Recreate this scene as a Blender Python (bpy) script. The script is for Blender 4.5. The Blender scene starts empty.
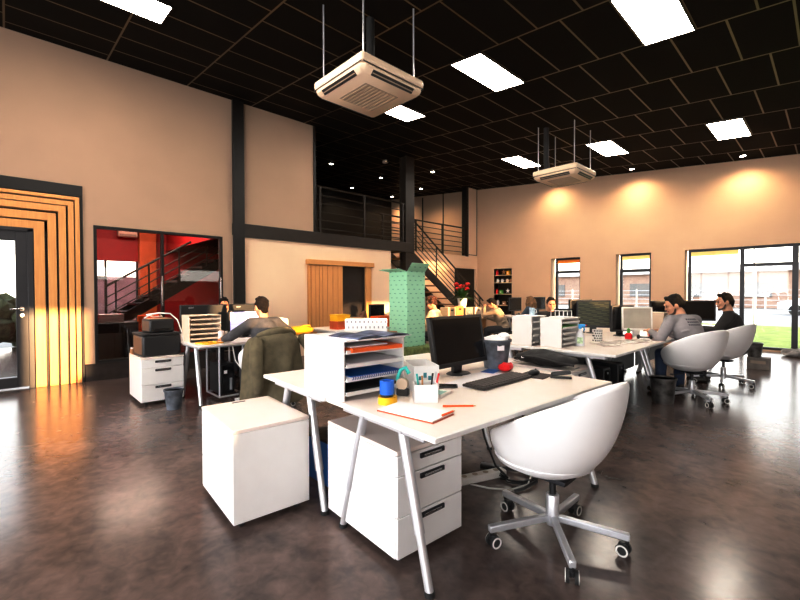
import bpy, bmesh, math, random
from mathutils import Vector, Matrix, noise
random.seed(7)
PI = math.pi
SC = bpy.context.scene
COL = SC.collection
def V(*a): return Vector(a)
def R(d): return math.radians(d)

# ------------------------------------------------------------------ materials
MATS = {}
def mat(name, col, rough=.5, metal=0., var=.05, scale=9., bump=0., bscale=60., spec=.5, emit=None, estr=0., coat=0., sheen=0.):
    if name in MATS: return MATS[name]
    m = bpy.data.materials.new(name); m.use_nodes = True
    nt = m.node_tree; N = nt.nodes; L = nt.links
    b = N['Principled BSDF']
    tc = N.new('ShaderNodeTexCoord')
    nz = N.new('ShaderNodeTexNoise'); nz.inputs['Scale'].default_value = scale; nz.inputs['Detail'].default_value = 4
    L.new(tc.outputs['Object'], nz.inputs['Vector'])
    rp = N.new('ShaderNodeValToRGB')
    rp.color_ramp.elements[0].position = .3; rp.color_ramp.elements[1].position = .7
    rp.color_ramp.elements[0].color = tuple(max(0, c*(1-var)) for c in col)+(1,)
    rp.color_ramp.elements[1].color = tuple(min(1, c*(1+var)) for c in col)+(1,)
    L.new(nz.outputs['Fac'], rp.inputs['Fac']); L.new(rp.outputs['Color'], b.inputs['Base Color'])
    b.inputs['Roughness'].default_value = rough; b.inputs['Metallic'].default_value = metal
    b.inputs['Specular IOR Level'].default_value = spec
    b.inputs['Coat Weight'].default_value = coat
    b.inputs['Sheen Weight'].default_value = sheen
    if emit: b.inputs['Emission Color'].default_value = tuple(emit)+(1,); b.inputs['Emission Strength'].default_value = estr
    if bump:
        n2 = N.new('ShaderNodeTexNoise'); n2.inputs['Scale'].default_value = bscale; n2.inputs['Detail'].default_value = 3
        L.new(tc.outputs['Object'], n2.inputs['Vector'])
        bp = N.new('ShaderNodeBump'); bp.inputs['Strength'].default_value = bump; bp.inputs['Distance'].default_value = .02
        L.new(n2.outputs['Fac'], bp.inputs['Height']); L.new(bp.outputs['Normal'], b.inputs['Normal'])
    MATS[name] = m
    return m
def math_node(nt, op, a, b=None, c=None):
    n = nt.nodes.new('ShaderNodeMath'); n.operation = op
    for i, v in enumerate((a, b, c)):
        if v is None: continue
        if isinstance(v, (int, float)): n.inputs[i].default_value = v
        else: nt.links.new(v, n.inputs[i])
    return n.outputs[0]
def mix_col(nt, fac, a, b):
    n = nt.nodes.new('ShaderNodeMix'); n.data_type = 'RGBA'
    for sock, v in ((n.inputs[0], fac), (n.inputs[6], a), (n.inputs[7], b)):
        if isinstance(v, tuple): sock.default_value = v+(1,) if len(v) == 3 else v
        elif isinstance(v, (int, float)): sock.default_value = v
        else: nt.links.new(v, sock)
    return n.outputs[2]
def wood_mat(name, c1, c2, axis=2, rough=.45, scale=3.):
    m = mat(name, c1, rough)
    nt = m.node_tree; b = nt.nodes['Principled BSDF']
    tc = nt.nodes.new('ShaderNodeTexCoord'); mp = nt.nodes.new('ShaderNodeMapping')
    s = [14, 14, 14]; s[axis] = .9; mp.inputs['Scale'].default_value = s
    nt.links.new(tc.outputs['Object'], mp.inputs['Vector'])
    nz = nt.nodes.new('ShaderNodeTexNoise'); nz.inputs['Scale'].default_value = scale; nz.inputs['Detail'].default_value = 5; nz.inputs['Distortion'].default_value = .6
    nt.links.new(mp.outputs[0], nz.inputs['Vector'])
    nt.links.new(mix_col(nt, nz.outputs['Fac'], c1, c2), b.inputs['Base Color'])
    return m
def dash_mat(name, base, ink, du, dv, fu, fv, rough=.6):
    """paper or card printed with rows of small marks"""
    m = mat(name, base, rough)
    nt = m.node_tree; b = nt.nodes['Principled BSDF']
    tc = nt.nodes.new('ShaderNodeTexCoord'); sp = nt.nodes.new('ShaderNodeSeparateXYZ')
    nt.links.new(tc.outputs['Object'], sp.inputs[0])
    u = math_node(nt, 'ADD', sp.outputs[0], sp.outputs[1]); v = sp.outputs[2]
    row = math_node(nt, 'FLOOR', math_node(nt, 'DIVIDE', v, dv))
    uo = math_node(nt, 'ADD', math_node(nt, 'DIVIDE', u, du), math_node(nt, 'MULTIPLY', row, .37))
    fu_ = math_node(nt, 'LESS_THAN', math_node(nt, 'FRACT', uo), fu)
    fv_ = math_node(nt, 'LESS_THAN', math_node(nt, 'FRACT', math_node(nt, 'DIVIDE', v, dv)), fv)
    mask = math_node(nt, 'MULTIPLY', fu_, fv_)
    nt.links.new(mix_col(nt, mask, base, ink), b.inputs['Base Color'])
    return m

M = {}
M['wall_lit'] = mat('lit_plaster', (.80, .61, .455), .8, var=.03, scale=1.5, bump=.03, bscale=180)  # lighter copy of the wall plaster, brighter light put into the colour
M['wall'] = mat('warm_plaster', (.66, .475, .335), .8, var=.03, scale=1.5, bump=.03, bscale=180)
M['wall_shaded'] = mat('shaded_plaster', (.44, .315, .232), .8, var=.03, scale=1.5, bump=.03, bscale=180)  # darker copy of the wall plaster, shade on the left wall put into the colour
M['black_steel'] = mat('black_steel', (.011, .009, .008), .45, metal=.2, var=.15)
M['steel_beam'] = mat('brown_black_steel', (.028, .020, .015), .45, metal=.2, var=.12)
M['plinth'] = mat('dark_plinth', (.035, .027, .024), .18, var=.2)
M['anthracite'] = mat('anthracite_aluminium', (.05, .05, .055), .4, metal=.5)
M['white'] = mat('white_laminate', (.83, .82, .81), .32, var=.015)
M['whitetop'] = mat('white_desktop', (.86, .765, .715), .28, var=.02)
M['white_plastic'] = mat('white_plastic', (.80, .77, .73), .38, var=.02)
M['chair_white'] = mat('white_leatherette', (.86, .86, .87), .42, var=.015, bump=.04, bscale=300)
M['silver'] = mat('silver_paint', (.66, .67, .70), .35, metal=.55, var=.03)
M['chrome'] = mat('brushed_chrome', (.7, .7, .7), .22, metal=1.)
M['black_plastic'] = mat('black_plastic', (.018, .018, .019), .38, var=.1)
M['dark_screen'] = mat('dark_screen', (.008, .008, .009), .16, var=.1)
M['dark_handle'] = mat('dark_handle', (.035, .035, .04), .3, metal=.6)
M['rubber'] = mat('black_rubber', (.02, .02, .02), .7)
M['ac_white'] = mat('ivory_plastic', (.82, .67, .53), .45, var=.02)
M['ac_grille'] = mat('grille_grey', (.42, .33, .25), .6)
M['pine'] = wood_mat('golden_pine', (.74, .41, .16), (.54, .26, .085))
M['pine_h'] = wood_mat('golden_pine_across', (.74, .41, .16), (.54, .26, .085), axis=1)
M['oak'] = wood_mat('light_oak', (.55, .30, .13), (.40, .20, .08), axis=1)
M['birch'] = wood_mat('birch_ply', (.78, .58, .36), (.66, .46, .27), axis=1)
M['card'] = mat('brown_cardboard', (.42, .22, .10), .8, var=.12)
M['paper'] = mat('white_paper', (.85, .82, .84), .7, var=.02)
M['red_wall'] = mat('red_paint', (.42, .012, .012), .6, var=.1)
M['orange_wall'] = mat('orange_paint', (.62, .14, .03), .6, var=.08)
M['orange'] = mat('orange_card', (.85, .16, .02), .55)
M['yellow'] = mat('yellow_plastic', (.90, .52, .02), .45)
M['blue'] = mat('blue_plastic', (.02, .17, .62), .4)
M['red'] = mat('red_plastic', (.70, .015, .02), .45)
M['teal'] = mat('teal_plastic', (.05, .48, .45), .4)
M['sky_blue'] = mat('sky_blue_plastic', (.03, .36, .72), .4)
M['green_plastic'] = mat('green_plastic', (.10, .42, .06), .5)
M['mint_card'] = dash_mat('mint_printed_card', (.39, .69, .52), (.13, .34, .24), .125, .072, .32, .14)
M['letter_card'] = dash_mat('white_lettered_card', (.80, .79, .78), (.30, .30, .33), .034, .045, .30, .40)
M['moss'] = mat('moss_green_felt', (.15, .19, .06), .95, var=.45, scale=14, bump=.4, bscale=50)
M['bucket'] = mat('blotched_grey_plastic', (.115, .13, .155), .5, var=.85, scale=9)
M['bucket_dark'] = mat('mottled_dark_tin', (.10, .095, .09), .4, metal=.4, var=.85, scale=11)
M['olive'] = mat('olive_canvas', (.15, .125, .075), .9, var=.18, scale=14, bump=.25, bscale=35)
M['bag'] = mat('black_nylon', (.016, .014, .014), .6, var=.3, bump=.3, bscale=30)
M['skin'] = mat('skin', (.60, .33, .21), .5, var=.06, scale=14)
M['skin_tan'] = mat('tan_skin', (.50, .26, .155), .5, var=.06, scale=14)
M['hair_dark'] = mat('dark_brown_hair', (.022, .014, .010), .8, var=.5, scale=40, bump=.5, bscale=90, spec=.15)
M['hair_black'] = mat('black_hair', (.010, .008, .007), .8, var=.5, scale=40, bump=.5, bscale=90, spec=.15)
M['hair_blond'] = mat('wavy_blond_hair', (.24, .12, .045), .5, var=.5, scale=30, bump=.8, bscale=55)
M['hair_auburn'] = mat('auburn_hair', (.10, .036, .013), .5, var=.5, scale=30, bump=.8, bscale=55)
M['eye'] = mat('dark_eye', (.02, .015, .012), .2)
M['lips'] = mat('lips', (.45, .16, .12), .5)
M['charcoal_knit'] = mat('charcoal_knit', (.085, .082, .088), .9, var=.3, bump=.2, bscale=80)
M['grey_jersey'] = mat('grey_jersey', (.30, .28, .29), .9, var=.08, bump=.15, bscale=50)
M['black_jersey'] = mat('black_jersey', (.022, .019, .018), .85, var=.2, bump=.15, bscale=50)
M['beige_fleece'] = mat('beige_fleece', (.36, .28, .20), .95, var=.12, bump=.2, bscale=60)
M['cream_knit'] = mat('cream_knit', (.70, .55, .36), .9, var=.1, bump=.2, bscale=60)
M['teal_knit'] = mat('muted_blue_knit', (.10, .14, .2), .9)
M['jeans'] = mat('blue_denim', (.035, .055, .11), .85, var=.2, scale=20)
M['dark_trousers'] = mat('dark_trousers', (.03, .03, .035), .85)
M['shoe'] = mat('dark_leather_shoe', (.03, .025, .02), .5)
M['leaf'] = mat('dark_green_leaf', (.05, .13, .025), .5, var=.3)
M['petal'] = mat('red_petal', (.70, .03, .02), .5, var=.2)
M['grass'] = mat('lawn_green', (.15, .20, .045), .95, var=.35, scale=2.5)
M['asphalt'] = mat('pale_paving', (.20, .19, .18), .8)
M['brick_out'] = mat('pinkish_brick', (.36, .25, .20), .85, var=.12, scale=2)
M['roof_out'] = mat('pale_roof', (.5, .48, .48), .8)
M['hedge'] = mat('dark_hedge', (.06, .08, .035), .95, var=.6, scale=9)
M['cable_black'] = mat('black_cable', (.015, .015, .015), .5)
M['cable_white'] = mat('white_cable', (.75, .72, .68), .5)
M['stool_dark'] = mat('dark_mesh', (.02, .02, .022), .7)
def printed_back():
    m = mat('grey_jersey_with_print', (.30, .28, .29), .9, bump=.15, bscale=50)
    nt = m.node_tree; b = nt.nodes['Principled BSDF']
    tc = nt.nodes.new('ShaderNodeTexCoord'); sp = nt.nodes.new('ShaderNodeSeparateXYZ'); nt.links.new(tc.outputs['Object'], sp.inputs[0])
    x, y, z = sp.outputs
    k = math_node(nt, 'LESS_THAN', math_node(nt, 'ABSOLUTE', y), .075)
    for q in (math_node(nt, 'GREATER_THAN', z, .865), math_node(nt, 'LESS_THAN', z, .955), math_node(nt, 'LESS_THAN', x, .2),
              math_node(nt, 'LESS_THAN', math_node(nt, 'FRACT', math_node(nt, 'DIVIDE', z, .03)), .6),
              math_node(nt, 'LESS_THAN', math_node(nt, 'FRACT', math_node(nt, 'ADD', math_node(nt, 'DIVIDE', y, .021), math_node(nt, 'MULTIPLY', z, 9.))), .68)):
        k = math_node(nt, 'MULTIPLY', k, q)
    nt.links.new(mix_col(nt, k, (.30,.28,.29), (.06,.055,.07)), b.inputs['Base Color'])
    return m
M['grey_jersey_print'] = printed_back()
M['lamp_on'] = mat('lit_diffuser', (.9, .9, .9), .5, emit=(1, .92, .82), estr=26.)
M['spot_on'] = mat('lit_spot', (.9, .9, .9), .5, emit=(1, .9, .8), estr=28.)
M['code_screen'] = dash_mat('screen_of_code', (.035, .035, .022), (.10, .11, .05), .21, .022, .6, .45)
M['lit_screen'] = mat('lit_screen', (.55, .55, .62), .25, emit=(.72, .70, .92), estr=.55)
M['page_screen'] = dash_mat('screen_with_page', (.55, .55, .72), (.40, .42, .75), .35, .09, .7, .12)
_b = M['page_screen'].node_tree.nodes['Principled BSDF']; _b.inputs['Emission Color'].default_value = (.62, .56, .9, 1); _b.inputs['Emission Strength'].default_value = .5
M['mirror_screen'] = mat('pale_reflecting_screen', (.45, .42, .36), .12, var=.15, scale=4)
M['spray_white'] = mat('milky_bottle', (.78, .80, .82), .3)
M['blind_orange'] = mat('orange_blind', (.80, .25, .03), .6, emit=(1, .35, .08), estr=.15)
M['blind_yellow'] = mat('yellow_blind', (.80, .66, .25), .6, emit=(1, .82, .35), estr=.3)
M['white_reveal'] = mat('white_reveal_paint', (.85, .82, .78), .7)
def glass_mat(name, tint, mirror):
    m = bpy.data.materials.new(name); m.use_nodes = True
    nt = m.node_tree; N = nt.nodes; N.clear()
    o = N.new('ShaderNodeOutputMaterial'); mx = N.new('ShaderNodeMixShader')
    t = N.new('ShaderNodeBsdfTransparent'); g = N.new('ShaderNodeBsdfGlossy')
    nz = N.new('ShaderNodeTexNoise'); nz.inputs['Scale'].default_value = 2.
    rp = N.new('ShaderNodeValToRGB'); rp.color_ramp.elements[0].color = tuple(c*.97 for c in tint)+(1,); rp.color_ramp.elements[1].color = tuple(tint)+(1,)
    nt.links.new(nz.outputs['Fac'], rp.inputs['Fac']); nt.links.new(rp.outputs['Color'], t.inputs['Color'])
    g.inputs['Roughness'].default_value = .02
    fr = N.new('ShaderNodeFresnel'); fr.inputs['IOR'].default_value = mirror
    nt.links.new(fr.outputs[0], mx.inputs[0]); nt.links.new(t.outputs[0], mx.inputs[1]); nt.links.new(g.outputs[0], mx.inputs[2]); nt.links.new(mx.outputs[0], o.inputs[0])
    MATS[name] = m
    return m
M['glass'] = glass_mat('clear_glass', (.95, .96, .95), 1.45)
M['glass_tint'] = glass_mat('partition_glass', (.85, .82, .80), 1.6)

# floor: polished concrete
def floor_mat():
    m = mat('polished_concrete', (.1, .09, .085), .2)
    nt = m.node_tree; b = nt.nodes['Principled BSDF']
    tc = nt.nodes.new('ShaderNodeTexCoord')
    def nz(s, d, dist=0):
        n = nt.nodes.new('ShaderNodeTexNoise'); n.inputs['Scale'].default_value = s; n.inputs['Detail'].default_value = d; n.inputs['Distortion'].default_value = dist
        nt.links.new(tc.outputs['Object'], n.inputs['Vector']); return n.outputs['Fac']
    a = nz(1.3, 4, .9); c = nz(4.5, 5, 1.2); d = nz(16., 3, .6)
    t = math_node(nt, 'ADD', math_node(nt, 'MULTIPLY', a, .36), math_node(nt, 'ADD', math_node(nt, 'MULTIPLY', c, .38), math_node(nt, 'MULTIPLY', d, .26)))
    rp = nt.nodes.new('ShaderNodeValToRGB')
    e = rp.color_ramp.elements
    e[0].position = .30; e[0].color = (.028, .02, .019, 1)
    e[1].position = .70; e[1].color = (.22, .155, .135, 1)
    nt.links.new(t, rp.inputs['Fac']); nt.links.new(rp.outputs['Color'], b.inputs['Base Color'])
    nt.links.new(math_node(nt, 'ADD', math_node(nt, 'MULTIPLY', c, .10), .165), b.inputs['Roughness'])
    b.inputs['Specular IOR Level'].default_value = .5
    return m
M['floor'] = floor_mat()
def ceil_mat():
    m = mat('black_acoustic_tile', (.016, .013, .011), .75)
    nt = m.node_tree; b = nt.nodes['Principled BSDF']
    tc = nt.nodes.new('ShaderNodeTexCoord'); mp = nt.nodes.new('ShaderNodeMapping')
    mp.inputs['Location'].default_value = (1.3875+.535*40, -4.585+1.145*20, 0)
    nt.links.new(tc.outputs['Object'], mp.inputs['Vector'])
    br = nt.nodes.new('ShaderNodeTexBrick')
    br.inputs['Scale'].default_value = 1; br.inputs['Brick Width'].default_value = .535; br.inputs['Row Height'].default_value = 1.145
    br.inputs['Mortar Size'].default_value = .011; br.inputs['Mortar Smooth'].default_value = 0
    br.inputs['Color1'].default_value = (.0055, .0042, .0034, 1); br.inputs['Color2'].default_value = (.0075, .0056, .0045, 1); br.inputs['Mortar'].default_value = (.17, .118, .066, 1)
    nt.links.new(mp.outputs[0], br.inputs['Vector'])
    nt.links.new(br.outputs['Color'], b.inputs['Base Color'])
    nt.links.new(math_node(nt, 'SUBTRACT', .8, math_node(nt, 'MULTIPLY', br.outputs['Fac'], .45)), b.inputs['Roughness'])
    nt.links.new(math_node(nt, 'MULTIPLY', br.outputs['Fac'], .85), b.inputs['Metallic'])
    b.inputs['Specular IOR Level'].default_value = .08
    return m
M['ceiling'] = ceil_mat()

# ------------------------------------------------------------------ mesh builder
class MB:
    def __init__(s): s.v = []; s.f = []
    def add(s, vs, fs):
        n = len(s.v); s.v += [tuple(p) for p in vs]; s.f += [tuple(i+n for i in q) for q in fs]; return s
    def box(s, x0, x1, y0, y1, z0, z1, m=None):
        vs = [V(x, y, z) for x in (x0, x1) for y in (y0, y1) for z in (z0, z1)]
        if m: vs = [m @ p for p in vs]
        return s.add(vs, [(0,1,3,2),(4,6,7,5),(0,4,5,1),(2,3,7,6),(0,2,6,4),(1,5,7,3)])
    def bar(s, p0, p1, w, h=None, up=(0,0,1)):
        h = h or w; p0, p1 = Vector(p0), Vector(p1); d = (p1-p0).normalized(); u = Vector(up)
        if abs(d.dot(u)) > .98: u = V(1,0,0)
        a = d.cross(u).normalized(); b = a.cross(d).normalized()
        vs = []
        for p in (p0, p1):
            for i, j in ((-1,-1),(1,-1),(1,1),(-1,1)): vs.append(p+a*(i*w/2)+b*(j*h/2))
        return s.add(vs, [(3,2,1,0),(4,5,6,7),(0,1,5,4),(1,2,6,5),(2,3,7,6),(3,0,4,7)])
    def cyl(s, p0, p1, r0, r1=None, n=16):
        return s.tube([p0, p1], [r0, r0 if r1 is None else r1], n)
    def tube(s, pts, r, n=8, cap=True):
        pts = [Vector(p) for p in pts]; k = len(pts)
        rs = r if isinstance(r, (list, tuple)) else [r]*k
        vs = []; a = None
        for i, p in enumerate(pts):
            d = (pts[min(i+1, k-1)]-pts[max(i-1, 0)]).normalized()
            if a is None:
                a = d.cross(V(0,0,1) if abs(d.z) < .95 else V(1,0,0)).normalized()
            else:
                a = (a-d*a.dot(d)).normalized()
            b = d.cross(a)
            for j in range(n):
                t = 2*PI*j/n; vs.append(p+(a*math.cos(t)+b*math.sin(t))*rs[i])
        fs = [(i*n+j, i*n+(j+1) % n, (i+1)*n+(j+1) % n, (i+1)*n+j) for i in range(k-1) for j in range(n)]
        if cap: fs += [tuple(range(n-1, -1, -1)), tuple((k-1)*n+j for j in range(n))]
        return s.add(vs, fs)
    def lathe(s, prof, c=(0,0,0), n=24, m=None, sx=1, sy=1):
        c = Vector(c); vs = []
        for r, z in prof:
            for j in range(n):
                t = 2*PI*j/n; p = V(r*math.cos(t)*sx, r*math.sin(t)*sy, z)
                vs.append((m @ p if m else p)+c)
        k = len(prof)
        fs = [(i*n+j, i*n+(j+1) % n, (i+1)*n+(j+1) % n, (i+1)*n+j) for i in range(k-1) for j in range(n)]
        if prof[0][0] > 0 and abs(prof[0][0]-prof[-1][0]) + abs(prof[0][1]-prof[-1][1]) > 1e-6: fs += [tuple(range(n-1, -1, -1))]
        if prof[-1][0] > 0 and abs(prof[0][0]-prof[-1][0]) + abs(prof[0][1]-prof[-1][1]) > 1e-6: fs += [tuple((k-1)*n+j for j in range(n))]
        return s.add(vs, fs)
    def ell(s, c, rad, B=None, n=16, k=10):
        c = Vector(c); vs = []
        B = B or Matrix.Identity(3)
        vs.append(c+B @ V(0, 0, -rad[2]))
        for i in range(1, k):
            f = -PI/2+PI*i/k
            for j in range(n):
                t = 2*PI*j/n
                vs.append(c+B @ V(rad[0]*math.cos(f)*math.cos(t), rad[1]*math.cos(f)*math.sin(t), rad[2]*math.sin(f)))
        vs.append(c+B @ V(0, 0, rad[2])); e = len(vs)-1
        fs = [(0, 1+(j+1) % n, 1+j) for j in range(n)]
        fs += [(1+i*n+j, 1+i*n+(j+1) % n, 1+(i+1)*n+(j+1) % n, 1+(i+1)*n+j) for i in range(k-2) for j in range(n)]
        fs += [(e, 1+(k-2)*n+j, 1+(k-2)*n+(j+1) % n) for j in range(n)]
        return s.add(vs, fs)
    def cap(s, p0, p1, r0, r1, n=14):
        """capsule between two joints, tapered"""
        p0, p1 = Vector(p0), Vector(p1); d = p1-p0; L = d.length
        if L < 1e-5: return s.ell(p0, (r0,)*3)
        d /= L
        pts = []; rs = []
        for i in range(1, 5): f = -PI/2+PI/2*i/4.; pts.append(p0+d*r0*math.sin(f)); rs.append(r0*math.cos(f)+1e-4)
        for i in range(0, 4): f = PI/2*i/4.; pts.append(p1+d*r1*math.sin(f)); rs.append(r1*math.cos(f))
        pts.insert(0, p0-d*r0); rs.insert(0, r0*.05); pts.append(p1+d*r1); rs.append(r1*.05)
        return s.tube(pts, rs, n)
    def prism(s, out, z0, z1, m=None):
        n = len(out); vs = [V(x, y, z) for z in (z0, z1) for x, y in out]
        if m: vs = [m @ p for p in vs]
        return s.add(vs, [tuple(range(n-1, -1, -1)), tuple(range(n, 2*n))]+[(i, (i+1) % n, n+(i+1) % n, n+i) for i in range(n)])
    def grid(s, fn, nu, nv, closed_u=False):
        vs = [fn(i/(nu if closed_u else nu-1), j/(nv-1)) for j in range(nv) for i in range(nu)]
        fs = [(j*nu+i, j*nu+(i+1) % nu, (j+1)*nu+(i+1) % nu, (j+1)*nu+i) for j in range(nv-1) for i in range(nu if closed_u else nu-1)]
        return s.add(vs, fs)
    def build(s, name, m, parent=None, bevel=0, smooth=40, seg=2, solid=0, sub=0, remesh=0, relax=0):
        me = bpy.data.meshes.new(name); me.from_pydata(s.v, [], s.f); me.validate(); me.update()
        bm = bmesh.new(); bm.from_mesh(me); bmesh.ops.recalc_face_normals(bm, faces=bm.faces); bm.to_mesh(me); bm.free()
        me.materials.append(m if not isinstance(m, str) else M[m])
        o = bpy.data.objects.new(name, me); COL.objects.link(o)
        if parent: o.parent = parent
        if smooth:
            me.polygons.foreach_set('use_smooth', [True]*len(me.polygons))
            if not remesh: me.set_sharp_from_angle(angle=R(smooth))
        if remesh:
            q = o.modifiers.new('remesh', 'REMESH'); q.mode = 'VOXEL'; q.voxel_size = remesh; q.use_smooth_shade = True
            if relax: q = o.modifiers.new('relax', 'SMOOTH'); q.iterations = relax; q.factor = .5
        if solid: q = o.modifiers.new('solid', 'SOLIDIFY'); q.thickness = solid; q.offset = 0
        if bevel: q = o.modifiers.new('bevel', 'BEVEL'); q.width = bevel; q.segments = seg; q.limit_method = 'ANGLE'; q.angle_limit = R(40); q.harden_normals = False
        if sub: q = o.modifiers.new('sub', 'SUBSURF'); q.levels = sub; q.render_levels = sub
        return o
def tag(o, label=None, cat=None, group=None, kind=None):
    if label: o['label'] = label
    if cat: o['category'] = cat
    if group: o['group'] = group
    if kind: o['kind'] = kind
    return o
def thing(name, label, cat, loc=(0,0,0), rz=0, group=None):
    o = bpy.data.objects.new(name, None); COL.objects.link(o); o.empty_display_size = .1
    o.location = loc; o.rotation_euler = (0, 0, R(rz))
    return tag(o, label, cat, group)
def copy_tree(o, parent=None):
    c = o.copy(); COL.objects.link(c)
    if parent: c.parent = parent
    for ch in list(o.children): copy_tree(ch, c)
    return c
def dup(o, label, loc, rz=None, group=None):
    c = copy_tree(o); c.location = loc
    if rz is not None: c.rotation_euler = (0, 0, R(rz))
    c['label'] = label
    if group: c['group'] = group
    return c
def struct(mb, name, m, parent=None, **k):
    o = mb.build(name, m, parent, **k)
    if not parent: o['kind'] = 'structure'
    return o
def text(s, size, m, parent, mtx, name='lettering', ext=.0006):
    c = bpy.data.curves.new(name, 'FONT'); c.body = s; c.size = size; c.align_x = 'CENTER'; c.align_y = 'CENTER'; c.extrude = ext
    o = bpy.data.objects.new(name, c); COL.objects.link(o)
    dg = bpy.context.evaluated_depsgraph_get(); dg.update()
    me = bpy.data.meshes.new_from_object(o.evaluated_get(dg)); bpy.data.objects.remove(o)
    o = bpy.data.objects.new(name, me); COL.objects.link(o); me.materials.clear(); me.materials.append(M[m])
    o.parent = parent; o.matrix_local = mtx
    return o
H0, SL, XL = 4.926, .0896, -7.77
def cz(x): return H0-SL*(x-XL)

# ------------------------------------------------------------------ camera
f, yaw, pitch, roll = 412.8, R(46.51), R(.98), R(-.13)
fw = V(-math.sin(yaw)*math.cos(pitch), math.cos(yaw)*math.cos(pitch), -math.sin(pitch))
r_ = V(math.cos(yaw), math.sin(yaw), 0); u_ = r_.cross(fw)
c_, s_ = math.cos(roll), math.sin(roll)
r_, u_ = r_*c_+u_*s_, u_*c_-r_*s_
cam = bpy.data.cameras.new('camera'); co = bpy.data.objects.new('camera', cam); COL.objects.link(co)
cam.sensor_width = 36; cam.lens = f/800*36; cam.clip_start = .05; cam.clip_end = 300
co.matrix_world = Matrix(((r_.x, u_.x, -fw.x, 0), (r_.y, u_.y, -fw.y, 0), (r_.z, u_.z, -fw.z, 1.33), (0, 0, 0, 1)))
SC.camera = co
# ------------------------------------------------------------------ the room
def holed(mb, a0, a1, z0, z1, holes, place):
    """cells of a wall between a0..a1, z0..z1 leaving rectangular holes; place(a0,a1,z0,z1) adds a box"""
    A = sorted({a0, a1, *[h[0] for h in holes], *[h[1] for h in holes]}); A = [a for a in A if a0 <= a <= a1]
    for i in range(len(A)-1):
        m = (A[i]+A[i+1])/2
        segs = sorted([(h[2], h[3]) for h in holes if h[0] < m < h[1]]); z = z0
        for s0, s1 in segs:
            if s0 > z: place(A[i], A[i+1], z, s0)
            z = max(z, s1)
        if z < z1: place(A[i], A[i+1], z, z1)

struct(MB().box(-14, 6.3, -4.3, 12.8, -.2, 0), 'floor', 'floor', smooth=0)
mb = MB()
mb.add([(x, y, cz(x)+dz) for dz in (0, .15) for x, y in ((-14.2,-4.3),(6.3,-4.3),(6.3,12.8),(-14.2,12.8))], [(0,1,2,3),(7,6,5,4),(0,4,5,1),(1,5,6,2),(2,6,7,3),(3,7,4,0)])
struct(mb, 'ceiling', 'ceiling', smooth=0)
# left wall with the openings of portal, glass partition and sliding door
mb = MB()
holed(mb, -4.3, 3.05, .26, cz(XL)+.02, [(-1.2,.82,.26,2.93),(.95,2.87,.26,2.37)], lambda a,b,c,d: mb.box(-7.97,-7.77,a,b,c,d))
mb.box(-7.97,-7.77,-4.3,-1.2,0,.26)
mb.box(-7.97,-7.77,3.05,4.83,2.64,cz(XL)+.02)
struct(mb, 'wall_left', 'wall_shaded', smooth=0)
mb = MB()
holed(mb, 3.05, 7.06, 0, 2.42, [(5.3,6.28,0,1.98)], lambda a,b,c,d: mb.box(-7.97,-7.77,a,b,c,d))
struct(mb, 'wall_left_lower', 'wall_lit', smooth=0)
struct(MB().box(-7.95,-7.755,.83,3.05,0,.255).box(-7.95,-7.755,-4.2,-1.2,0,.255), 'baseboard_left', 'plinth', smooth=0)
struct(MB().box(-7.93,-7.70,3.06,3.24,0,cz(XL)).box(-7.70,-7.68,3.045,3.255,0,cz(XL)), 'trim_1', 'black_steel', bevel=.004)
struct(MB().box(-7.98,-7.72,3.26,7.86,2.40,2.65).box(-8.98,-7.9,7.55,7.72,2.42,2.64), 'trim_2', 'steel_beam', bevel=.006)
struct(MB().box(-7.98,-7.78,7.62,7.86,0,cz(XL)).box(-7.78,-7.76,7.58,7.90,0,cz(XL)).box(-8.0,-7.98,7.58,7.90,0,cz(XL)), 'trim_3', 'steel_beam', bevel=.004)
struct(MB().box(-7.795,-7.765,4.83,4.87,2.65,cz(XL)).box(-7.98,-7.74,4.80,4.84,2.65,cz(XL)), 'trim_4', 'black_steel')
# recessed walls under and beside the mezzanine
mb = MB().box(-8.9,-7.97,6.9,7.06,0,2.42)
holed(mb, 7.06, 12.3, 0, 2.62, [(11.0,12.2,0,2.18)], lambda a,b,c,d: mb.box(-9.05,-8.9,a,b,c,d))
mb.box(-9.05,-8.9,11.72,12.3,2.62,cz(-8.95))
struct(mb, 'wall_recess', 'wall_lit', smooth=0)
struct(MB().box(-9.06,-8.86,11.60,11.72,2.6,cz(-8.9)).box(-8.905,-8.885,12.24,12.262,2.66,cz(-8.9)).box(-8.905,-8.885,11.7,12.26,2.66,2.68), 'trim_5', 'black_steel')
# back wall
WZ = 2.385
mb = MB()
holed(mb, -14, 6.1, 0, 5.6, [(-6.12,-5.21,.03,WZ),(-4.22,-3.35,.03,WZ),(-2.60,2.9,.03,WZ),(-8.2,-7.5,.3,2.16)], lambda a,b,c,d: mb.box(a,b,12.3,12.6,c,d))
struct(mb, 'wall_back', 'wall', smooth=0)
# mezzanine floor, far wall
struct(MB().box(-13.5,-7.95,3.26,7.6,2.44,2.64).box(-13.5,-9.05,7.6,12.3,2.44,2.64), 'floor_mezzanine', 'steel_beam', smooth=0)
struct(MB().box(-13.7,-13.5,3.0,12.3,2.4,5.6).box(-13.5,-7.97,3.06,3.26,2.42,5.6), 'wall_mezzanine', 'black_steel', smooth=0)
struct(MB().box(-11.62,-11.58,12.27,12.3,2.64,5.2).box(-10.52,-10.49,12.27,12.3,2.64,5.2), 'trim_6', 'black_steel', smooth=0)
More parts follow.
